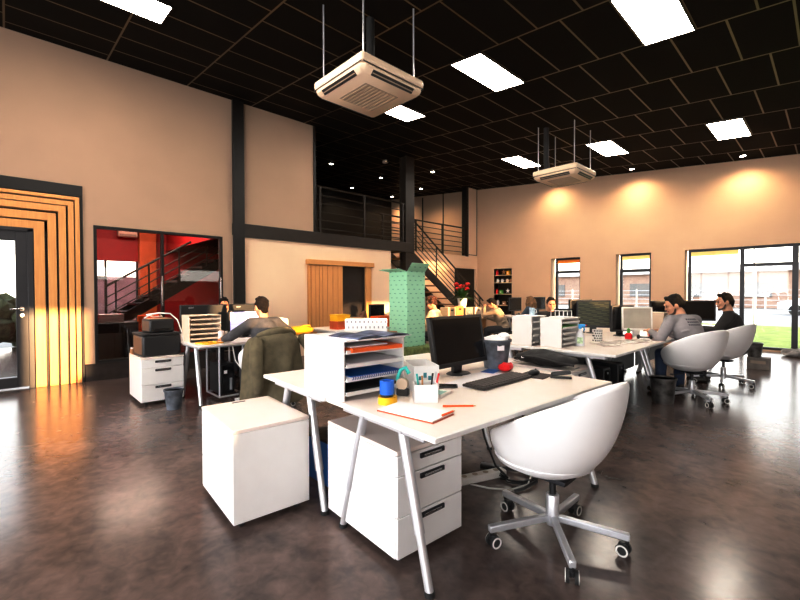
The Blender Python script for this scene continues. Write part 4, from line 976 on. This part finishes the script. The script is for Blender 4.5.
# black bag on the pedestal
t = thing('shoulder_bag', 'black soft bag slumped on the pedestals behind the foreground desk', 'bag', (-2.05,4.04,.573), 0)
mb = MB(); mb.ell((0,-.02,.065),(.34,.14,.072),n=32,k=14); mb.ell((-.06,-.03,.10),(.19,.09,.06),n=24)
mb.v = [tuple(Vector(p)+V(0,0,.02*noise.noise(Vector(p)*11))+V(0,0,.012)) for p in mb.v]; mb.build('bag_body', 'bag', t, smooth=70, remesh=.012, relax=2)
MB().tube([(-.30,-.12,.06),(-.15,-.165,.10),(.0,-.17,.10),(.2,-.16,.07),(.33,-.1,.05)],.012,8).build('strap', 'bag', t); MB().box(-.2,-.17,-.165,-.15,.075,.095).build('buckle', 'chrome', t)
# far monitors
monitor('far black monitor left of the blond woman', -5.9, 9.85, 0, w=.62, h=.36, lift=.11)
monitor('far black monitor right of the blond woman, before the first narrow window', -5.9, 11.2, 0, w=.62, h=.36, lift=.11)
monitor('black monitor partly hidden behind the head of the man in grey', -1.92, 7.72, -45, w=.42, h=.36, lift=.1)
monitor('wide black monitor beside the face of the man in the black sweater', -1.60, 8.44, -52, w=.56, h=.34, lift=.12)
t = thing('coffee_mug', 'blue white cup standing on top of the left middle row tray unit', 'mug', (-2.47,4.5,DT+.336)); MB().lathe([(.0001,0),(.03,0),(.034,.085),(.03,.085),(.027,.006),(.0001,.006)],n=20).build('cup', mat('cup_blue',(.5,.62,.75),.4,var=.5,scale=25), t); MB().tube([(.033,0,.07),(.055,0,.06),(.055,0,.03),(.033,0,.02)],.005,8).build('handle', 'white', t)
t = thing('wire_rack', 'white wire file rack standing on the right middle row tray unit', 'file rack', (-2.155,4.6,DT+.321))
for k in range(4): MB().tube([(-.08+.05*k,-.1,.004),(-.08+.05*k,-.1,.07),(-.08+.05*k,.1,.07),(-.08+.05*k,.1,.004)],.004,6).build('divider', 'white', t)
MB().box(-.1,.09,-.11,.11,0,.006).build('base', 'white', t)
# right hand chairs, bins and box
office_chair('white tub swivel chair of the man in grey', -1.2, 6.08, 152, base_rot=15)
office_chair('white tub swivel chair of the man in the black sweater', -1.10, 7.48, 163, base_rot=40)
bucket('mottled dark tin bin on the floor below the desk of the man in grey', -1.42, 5.72, 0, 'bucket_dark', h=.30, r0=.11, r1=.14)
t = thing('cardboard_box', 'grey printed box on the floor by the big window under the tin bin', 'box', (-.90,9.45,0), 0)
MB().box(-.15,.15,-.12,.12,0,.2).build('box_body', mat('grey_box',(.22,.19,.17),.7,var=.3), t, bevel=.004); MB().box(-.1,.1,-.123,-.12,.1,.15).build('label', 'ac_grille', t)
bucket('mottled dark tin bin standing on the grey printed box by the window', -.96, 9.45, .201, 'bucket_dark', h=.24, r0=.09, r1=.115)
t = thing('cloth_heap', 'grey crumpled blanket heaped on the floor by the big window', 'blanket', (-.35,11.75,0), 0)
mb = MB(); mb.ell((0,0,.06),(.42,.3,.08),n=40,k=18); mb.v = [(p[0]*(1+.1*noise.noise(V(*p)*5)),p[1],max(0.004,p[2]*(1+.8*noise.noise(V(*p)*7)))) for p in mb.v]; mb.build('folds', mat('blanket_grey',(.3,.29,.3),.95,var=.4,scale=12), t, smooth=70)
# niche shelves and ornaments
t = thing('niche_shelves', 'dark niche with pale shelves of ornaments in the back wall', 'shelf', (-7.85,12.44,.3))
for z in (.16,.58,.97,1.36,1.62): MB().box(-.34,.34,-.13,.12,z,z+.022).build('shelf', 'birch', t)
k = 0
for z, items in ((1.642,((-.28,'red','red cup at the left'),(.16,'yellow','yellow figure at the right'),(-.02,'card','brown jar in the middle'))),(1.382,()),(.992,((-.29,'red','red book end at the left'),(-.12,'green_plastic','green bottle box'),(.14,'paper','white star ornament'))),(.602,((-.25,'paper','pale vase'),(0,'card','brown bowl'),(.2,'silver','silver frame')))):
    for dx, m, lab in items:
        tn = {1.642:'highest',.992:'middle',.602:'lower'}[z]
        t = thing('ornament', lab+' on the %s shelf of the niche' % tn, 'ornament', (-7.85+dx,12.40,.3+z), 0, 'ornaments in the niche')
        if k % 3 == 0: MB().lathe([(.0001,0),(.04,0),(.05,.1),(.03,.14),(.035,.17),(.0001,.17)],n=14).build('vase_body', m, t)
        elif k % 3 == 1: MB().box(-.06,.06,-.04,.04,0,.13).build('block', m, t, bevel=.006); MB().box(-.03,.03,-.042,-.04,.04,.08).build('label', 'paper', t)
        else:
            mb = MB(); 
            for j in range(5): q = R(90+72*j); mb.cap((0,0,.1),(.07*math.cos(q),0,.1+.07*math.sin(q)),.025,.012,n=8)
            mb.build('figure', m, t)
        k += 1
for dx, m, lab in ((-.26,'white','white mug'),(-.08,'silver','silver cup'),(.12,'ac_white','cream cat shaped figure'),(.26,'card','brown jug')):
    t = thing('ornament', lab+' on the second niche shelf from the top', 'ornament', (-7.85+dx,12.40,.3+1.382), 0, 'ornaments in the niche')
    MB().lathe([(.0001,0),(.045,0),(.05,.08),(.035,.12),(.0001,.12)],n=14).build('cup_body', m, t); MB().tube([(.045,0,.09),(.075,0,.07),(.045,0,.03)],.008,6).build('handle', m, t)
# ------------------------------------------------------------------ people (seated), local +x is the way they face
def ik(S, W, l1, l2, pole):
    d = W-S; L = min(d.length, (l1+l2)*.995); dn = d.normalized()
    a = (l1*l1-l2*l2+L*L)/(2*L); h = math.sqrt(max(l1*l1-a*a, 1e-5))
    p = (pole-dn*pole.dot(dn)).normalized()
    return S+dn*a+p*h, S+dn*L
def person(label, x, y, rz, lean=12, head=(10,0,0), hands=((.42,.16,.77),(.42,-.16,.77)), shirt='charcoal_knit', legs='dark_trousers', hair='hair_dark', skin='skin', style='short', beard=False, hood=False, vox=.008, feet=.40, sc=1., curl=.7, group='people working at the desks', twist=0):
    t = thing('person', label, 'person', (x,y,0), rz, group); t.scale = (sc,)*3
    P = V(0,0,.53); lr = R(lean); sp = V(math.sin(lr),0,math.cos(lr)); side = V(0,1,0)
    tw = Matrix.Rotation(R(twist),3,'Z'); side = tw @ side
    up2 = (sp+V(.10,0,0)).normalized() if lean >= 0 else sp
    C = P+sp*.30; Nk = C+up2*.20
    hp, hy, ht = [R(q) for q in head]
    Bh = Matrix.Rotation(hy,3,'Z') @ Matrix.Rotation(hp,3,'Y') @ Matrix.Rotation(ht,3,'X')   # columns: forward, left, up
    Hc = Nk+ (up2*.5+(Bh @ V(.25,0,1))*.5).normalized()*.155
    Bt = Matrix((sp.cross(side)*-1, side, sp)).transposed()
    sh = [Nk-sp*.055+side*(s*.165) for s in (1,-1)]
    hip = [P+side*(s*.085)+V(0,0,-.01) for s in (1,-1)]
    knee = [V(.40,s*.13,.50) for s in (1,-1)]; ank = [V(feet,s*.13,.085) for s in (1,-1)]
    arms = []
    for i, s in ((0,1),(1,-1)):
        W = V(*hands[i]); e, w = ik(sh[i], W, .265, .245, V(-.35,s*(.55+.6*max(0,abs(hands[i][1])-.25)/.1),-.75)); arms.append((e, w))
    # --- continuous body: head, neck, trunk, limbs, hands
    b = MB()
    b.ell(Hc+Bh @ V(-.005,0,.015),(.092,.075,.108),Bh); b.ell(Hc+Bh @ V(.022,0,-.055),(.066,.058,.068),Bh)      # skull, jaw
    b.cap(Hc+Bh @ V(.058,0,-.088),Hc+Bh @ V(.064,0,-.09),.024,.024)                                              # chin
    b.cap(Hc+Bh @ V(.085,0,.008),Hc+Bh @ V(.099,0,-.028),.008,.0115); b.ell(Hc+Bh @ V(.082,0,.028),(.02,.055,.014),Bh)  # nose, brow
    for s in (1,-1):
        b.ell(Hc+Bh @ V(-.008,s*.078,-.012),(.022,.011,.034),Bh)                                                 # ears
        b.ell(Hc+Bh @ V(.060,s*.040,-.025),(.026,.022,.024),Bh)                                                  # cheeks
    b.cap(Nk-up2*.03, Hc+Bh @ V(-.03,0,-.06),.062,.054)
    b.ell(P+sp*.02,(.115,.160,.115),Bt); b.cap(P+sp*.08,P+sp*.24,.112,.115); b.ell(C+sp*.02,(.110,.160,.17),Bt); b.cap(sh[0],sh[1],.060,.060)
    for i, s in ((0,1),(1,-1)):
        e, w = arms[i]
        b.cap(sh[i],e,.052,.042); b.cap(e,w,.041,.028)
        b.cap(hip[i],knee[i],.085,.058); b.cap(knee[i],ank[i],.056,.037)
        b.cap(ank[i]-V(.03,0,.045),ank[i]+V(.15,s*.02,-.055),.036,.028)
        # hand: palm, four unequal fingers, thumb off the side
        d = (w-e); d.z *= .35; d.normalize(); lat = V(0,0,1).cross(d).normalized(); nrm = d.cross(lat)
        b.cap(w,w+d*.045,.026,.030); 
        for k, (o, L) in enumerate(((.028,.068),(.010,.078),(-.009,.072),(-.027,.056))):
            p0 = w+d*.07+lat*o; p1 = p0+d*(L*.5)-V(0,0,.004); p2 = p1+d*(L*.42*(1-curl*.4))-V(0,0,.022*curl+.003)
            b.cap(w+d*.03+lat*o*.8,p0,.012,.0105,n=8); b.cap(p0,p1,.0105,.0095,n=8); b.cap(p1,p2,.0095,.008,n=8)
        th0 = w+d*.02-lat*(s*-.0)+lat*(-s*.026); th1 = th0+d*.03+lat*(-s*.026)-V(0,0,.006); b.cap(th0,th1,.014,.011,n=8); b.cap(th1,th1+d*.032+lat*(-s*.004),.011,.009,n=8)
    b.build('body', skin, t, smooth=80, remesh=vox*.8, relax=3)
    # --- clothes
    g = MB()
    g.ell(P+sp*.02,(.130,.176,.12),Bt); g.cap(P+sp*.05,P+sp*.24,.130,.132); g.ell(C+sp*.02,(.127,.180,.182),Bt); g.cap(sh[0],sh[1],.075,.075); g.cap(Nk-up2*.07,Nk-up2*.015,.082,.068)
    for i in (0,1):
        e, w = arms[i]; g.cap(sh[i],e,.070,.056); g.cap(e,e+(w-e)*.90,.055,.038)
        el = e+(w-sh[i]).normalized()*.0; g.ell(e,(.058,.058,.058))
    for k in range(5): q = P+sp*(.05+.055*k); g.ell(q+side*(.10*(-1)**k)-sp.cross(side)*(-.05),(.06,.06,.018),Bt)
    o = g.build('sweater', shirt, t, smooth=80, remesh=vox, relax=4)
    if hood:
        g = MB(); g.cap(Nk+V(-.07,.07,-.02),Nk+V(-.10,0,-.05),.05,.06); g.cap(Nk+V(-.07,-.07,-.02),Nk+V(-.10,0,-.05),.05,.06); g.cap(Nk+V(-.02,.08,.0),Nk+V(-.07,.06,0),.03,.04); g.cap(Nk+V(-.02,-.08,0),Nk+V(-.07,-.06,0),.03,.04); g.build('hood', shirt, o, smooth=80, remesh=.01, relax=4)
    g = MB(); g.ell(P-sp*.02,(.128,.172,.11),Bt)
    for i in (0,1): g.cap(hip[i],knee[i],.098,.072); g.cap(knee[i],ank[i]+V(0,0,.03),.070,.055)
    g.build('trousers', legs, t, smooth=80, remesh=vox*1.2, relax=4)
    for i, s in ((0,1),(1,-1)):
        g = MB(); g.cap(ank[i]+V(-.035,0,-.035),ank[i]+V(.15,s*.02,-.045),.046,.036); g.cap(ank[i]+V(-.03,0,-.03),ank[i]+V(-.01,0,.03),.046,.044)
        g.v = [(p[0],p[1],max(p[2],.004)) for p in g.v]; g.build('shoe', 'shoe', t, smooth=80)
    # --- face and hair
    for s in (1,-1):
        MB().ell(Hc+Bh @ V(.084,s*.031,.006),(.009,.013,.008),Bh,n=10,k=6).build('eye', 'eye', t)
        MB().cap(Hc+Bh @ V(.094,s*.016,.026),Hc+Bh @ V(.084,s*.05,.028),.005,.004,n=8).build('eyebrow', hair, t)
    MB().cap(Hc+Bh @ V(.088,.02,-.06),Hc+Bh @ V(.088,-.02,-.06),.007,.007,n=8).ell(Hc+Bh @ V(.089,0,-.06),(.008,.022,.007),Bh,n=10,k=6).build('mouth', 'lips', t)
    g = MB()
    g.ell(Hc+Bh @ V(-.019,0,.030),(.093,.080,.102),Bh,n=24,k=16)
    g.cap(Hc+Bh @ V(.052,.028,.100),Hc+Bh @ V(.050,-.03,.102),.022,.022)
    for k in range(22):
        q = V(random.uniform(-1,.75),random.uniform(-1,1),random.uniform(.15,1)).normalized(); g.ell(Hc+Bh @ (V(-.016,0,.030)+V(q.x*.086,q.y*.073,q.z*.098)),(.016,.016,.016),Bh,n=8,k=5)
    if style == 'short':
        g.cap(Hc+Bh @ V(-.075,0,.0),Hc+Bh @ V(-.068,0,-.052),.050,.042)
        for s in (1,-1): g.cap(Hc+Bh @ V(.012,s*.066,.04),Hc+Bh @ V(.014,s*.070,-.0),.018,.009)
    elif style == 'long':
        for k in range(9):
            a = R(60+240*k/8); c = Hc+Bh @ V(.075*math.cos(a)-.02,.085*math.sin(a),0)
            g.tube([c+V(0,0,.05),c+Bh @ V(.03*math.cos(a),.03*math.sin(a),-.06),c+Bh @ V(.02*math.cos(a),.035*math.sin(a),-.15),c+Bh @ V(.025*math.cos(a),.02*math.sin(a),-.22)],[.035,.042,.040,.02],10)
    elif style == 'curly':
        for k in range(26):
            q = V(random.uniform(-1,.35),random.uniform(-1,1),random.uniform(-.4,1)).normalized(); g.ell(Hc+Bh @ (V(-.02,0,.03)+q*.10),(.04,.04,.04),n=10,k=6)
    h = g.build('hair', hair, t, smooth=80, remesh=.007, relax=2)
    if beard:
        g = MB(); g.ell(Hc+Bh @ V(.026,0,-.066),(.069,.062,.062),Bh); g.v = [p for p in g.v]
        bo = MB()
        for s in (1,-1): bo.cap(Hc+Bh @ V(.0,s*.064,-.02),Hc+Bh @ V(.03,s*.050,-.085),.009,.014); bo.cap(Hc+Bh @ V(.03,s*.050,-.085),Hc+Bh @ V(.072,0,-.103),.014,.018); bo.cap(Hc+Bh @ V(.091,0,-.047),Hc+Bh @ V(.077,s*.033,-.06),.005,.006)
        bo.build('beard', mat('stubble',(.075,.042,.027),.7,var=.3,scale=60), t, smooth=80, remesh=.007, relax=2)
    return t, Hc, Nk, sp, C
# man at the left desk, seen from behind
person('man in charcoal sweater seen from behind at the left desk, sunlit back', -4.72, 2.27, 178, lean=12, head=(6,4,0), hands=((.36,.40,.775),(.38,-.36,.775)), shirt='charcoal_knit', hair='hair_dark', sc=1.0)
person('person with dark hair whose head shows over the left monitor backs', -7.0, 2.58, -8, lean=4, head=(8,0,0), shirt='black_jersey', hair='hair_black', skin='skin_tan', vox=.012, sc=.97)
person('woman with curly auburn hair in a cream sweater right of the green column', -5.30, 6.07, 200, lean=10, head=(18,20,0), shirt='cream_knit', hair='hair_auburn', style='curly', vox=.011, sc=.97)
person('man in beige hoodie bent forward, hand at his face, before the niche', -5.08, 8.06, 205, lean=24, head=(26,5,0), hands=((.46,.05,1.04),(.45,-.22,.77)), shirt='beige_fleece', hair='hair_dark', hood=True, vox=.010, sc=.98)
person('woman with wavy blond hair seen from behind, left of the narrow window', -5.20, 9.50, 180, lean=2, head=(8,-6,0), shirt='teal_knit', hair='hair_blond', style='long', vox=.012, sc=.95)
person('dark haired man whose eyes show above the black laptop', -3.52, 7.02, -50, lean=8, head=(6,0,0), shirt='black_jersey', hair='hair_dark', vox=.010, sc=.96)
P7 = person('man in grey sweatshirt leaning to the desk, looking left towards the camera', -1.13, 6.06, 146, lean=28, head=(18,58,-4), hands=((.42,.26,.775),(.42,.06,.775)), shirt='grey_jersey_print', legs='jeans', hair='hair_black', skin='skin', beard=True, vox=.008, sc=1.06)
P8 = person('man in black sweater with short beard sitting before the big window', -.96, 7.60, 190, lean=10, head=(6,18,0), hands=((.46,.24,.775),(.44,-.10,.775)), shirt='black_jersey', legs='dark_trousers', hair='hair_black', skin='skin', beard=True, vox=.008, sc=1.02)
# chairs of the people further back
def plain_chair(label, x, y, rz):
    t = thing('office_chair', label, 'chair', (x,y,0), rz, 'dark office chairs at the back')
    MB().box(-.22,.24,-.23,.23,.40,.46).build('seat', 'stool_dark', t, bevel=.03, seg=3)
    MB().grid(lambda u,v: V(-.25-.05*v+.06*(2*u-1)**2, -.22+.44*u, .50+.38*v), 12, 10).build('backrest', 'stool_dark', t, solid=.03, sub=1)
    MB().bar((-.1,0,.39),(-.28,0,.56),.05,.02).build('back_support', 'black_plastic', t)
    MB().cyl((0,0,.10),(0,0,.40),.025).build('gas_lift', 'chrome', t)
    for k in range(5):
        q = R(72*k+10); d = V(math.cos(q),math.sin(q),0); l = MB().bar(V(0,0,.11)+d*.02,d*.29+V(0,0,.075),.035,.03).build('leg', 'black_plastic', t)
        MB().cyl(d*.28+V(0,-.015,.03),d*.28+V(0,.015,.03),.03,n=14).cyl(d*.28+V(0,0,.03),d*.28+V(0,0,.08),.008,n=8).build('caster', 'rubber', l)
plain_chair('dark office chair of the man in the beige hoodie', -5.06, 8.07, 205)
plain_chair('dark office chair of the woman with curly auburn hair', -5.28, 6.08, 200)
plain_chair('dark office chair of the woman with wavy blond hair', -5.18, 9.50, 180)
plain_chair('dark office chair of the man behind the black laptop', -3.54, 7.04, -50)
plain_chair('dark office chair behind the left monitor backs by the red glass', -7.02, 2.58, -8)
t = thing('hedge', 'dark bushy hedge outside the glass door at left', 'hedge', (-14,.5,0))
mb = MB()
for k in range(34):
    mb.ell((random.uniform(-.3,.3),-2+random.uniform(-.1,2.0)*1.2,random.uniform(.15,1.0)),(.32,.32,.30),n=10,k=6)
mb.v = [tuple(Vector(p)*(1+.12*noise.noise(Vector(p)*6))) for p in mb.v]; mb.v = [(p[0],p[1],max(p[2],-.03)) for p in mb.v]
mb.build('foliage', 'hedge', t, smooth=0)
# printed mark on the back of the grey sweatshirt
# ------------------------------------------------------------------ outside
o = struct(MB().box(-60,60,12.62,16.4,-.06,-.02).box(-60,60,22,26,-.06,-.018), 'ground_paving', 'asphalt', smooth=0)
o = MB().box(-60,60,12.62,21.9,-.06,-.012).build('lawn', 'grass', smooth=0); tag(o, 'sunlit green lawn outside the big window', 'lawn', kind='stuff')
o = struct(MB().box(-60,60,26,90,-.06,-.02), 'ground_far', 'asphalt', smooth=0)
t = thing('factory_building', 'long pinkish brick industrial building across the road outside', 'building', (-8,46,0))
MB().box(-26,30,0,14,0,3.1).build('wall', 'brick_out', t, smooth=0)
MB().box(-26.3,30.3,-.4,14,3.1,3.7).build('roof', 'roof_out', t, smooth=0)
for k in range(12): MB().box(-24+k*4.4,-22+k*4.4,-.08,0,.9,2.2).build('window', 'asphalt', t, smooth=0)
t = thing('chain_fence', 'thin grey wire fence along the road outside', 'fence', (-5,24,0))
for k in range(13): MB().cyl((-9+1.7*k,0,-.03),(-9+1.7*k,0,1.5),.03,n=8).build('post', 'silver', t)
mb = MB()
for k in range(7): mb.cyl((-9,0,.1+.22*k),(11.4,0,.1+.22*k),.010,n=6)
mb.build('wires', 'silver', t)
t = thing('parked_car', 'white car parked on the road outside the big window', 'car', (-.2,33,-.02), 0)
prof = [(-2.1,.35),(-2.1,.75),(-1.3,.9),(-.7,1.38),(.7,1.4),(1.4,.95),(2.1,.8),(2.15,.35)]
MB().prism(prof,-.8,.8,Matrix.Rotation(PI/2,4,'X')).build('body', 'white', t, bevel=.05)
MB().prism([(-1.15,.92),(-.65,1.3),(.62,1.32),(1.2,.95)],-.81,.81,Matrix.Rotation(PI/2,4,'X')).build('windows', 'dark_screen', t)
for a in (-1.3,1.35):
    for s in (-1,1): MB().cyl((a,s*.70,.32),(a,s*.84,.32),.32,n=20).build('wheel', 'rubber', t)
t = thing('lamp_post', 'tall thin grey lamp post on the lawn outside', 'lamp post', (-1.95,19,-.02)); MB().cyl((0,0,0),(0,0,6),.05,.03).build('pole', 'silver', t); MB().box(-.1,.6,-.08,.08,5.95,6.05).build('lamp_head', 'silver', t)
o = struct(MB().box(-60,-12.3,-60,12.5,-.06,-.02), 'ground_left', 'asphalt', smooth=0)
# ------------------------------------------------------------------ light
w = bpy.data.worlds.new('sky'); SC.world = w; w.use_nodes = True
nt = w.node_tree; bg = nt.nodes['Background']
tc = nt.nodes.new('ShaderNodeTexCoord'); sp = nt.nodes.new('ShaderNodeSeparateXYZ'); nt.links.new(tc.outputs['Generated'], sp.inputs[0])
rp = nt.nodes.new('ShaderNodeValToRGB'); nt.links.new(sp.outputs[2], rp.inputs['Fac'])
e = rp.color_ramp.elements; e[0].position = .0; e[0].color = (1.0,.93,.84,1); e[1].position = .5; e[1].color = (.80,.88,1.0,1)
nt.links.new(rp.outputs['Color'], bg.inputs['Color']); bg.inputs['Strength'].default_value = 4.0
def sun():
    l = bpy.data.lights.new('low_sun', 'SUN'); l.energy = 9.5; l.color = (1,.66,.36); l.angle = R(.8)
    o = bpy.data.objects.new('low_sun', l); COL.objects.link(o)
    d = V(-1,-.03,-.10).normalized(); o.rotation_euler = d.to_track_quat('-Z','Y').to_euler(); o.location = (10,20,8)
sun()
def area(name, loc, d, sx, sy, en, col):
    l = bpy.data.lights.new(name, 'AREA'); l.shape = 'RECTANGLE'; l.size = sx; l.size_y = sy; l.energy = en; l.color = col
    o = bpy.data.objects.new(name, l); COL.objects.link(o); o.location = loc; o.rotation_euler = Vector(d).to_track_quat('-Z','Y').to_euler()
area('rear_window_daylight', (-4.1,-4.05,1.8), (0,1,-.1), 4.8, 2.6, 145, (.97,.97,1))
area('rear_window_daylight', (2.3,-4.05,1.8), (-.1,1,-.1), 5.6, 2.6, 145, (.97,.97,1))
area('red_room_fill', (-9.8,1.8,3.25), (0,0,-1), 1.5, 1.5, 120, (1,.9,.8))  # added fill without a fixture, brightens the red walls behind the glass
area('under_mezzanine_fill', (-8.6,9.5,2.38), (0,0,-1), .3, 2, 14, (1,.7,.4))  # added fill without a fixture, lifts the walls below the mezzanine
SC.cycles.use_denoising = True; SC.cycles.denoising_prefilter = 'ACCURATE'; SC.cycles.denoising_input_passes = 'RGB_ALBEDO_NORMAL'; SC.cycles.use_adaptive_sampling = False; SC.cycles.caustics_reflective = False; SC.cycles.caustics_refractive = False
SC.cycles.max_bounces = 7; SC.cycles.diffuse_bounces = 4; SC.cycles.glossy_bounces = 3; SC.cycles.transparent_max_bounces = 12
SC.cycles.sample_clamp_indirect = 4
SC.view_settings.view_transform = 'Standard'
SC.view_settings.look = 'None'
SC.view_settings.exposure = 0.42

vs = SC.view_settings; vs.use_curve_mapping = True
cm = vs.curve_mapping; cu = cm.curves[3]
cu.points.new(.20,.135); cu.points.new(.72,.80); cm.update()
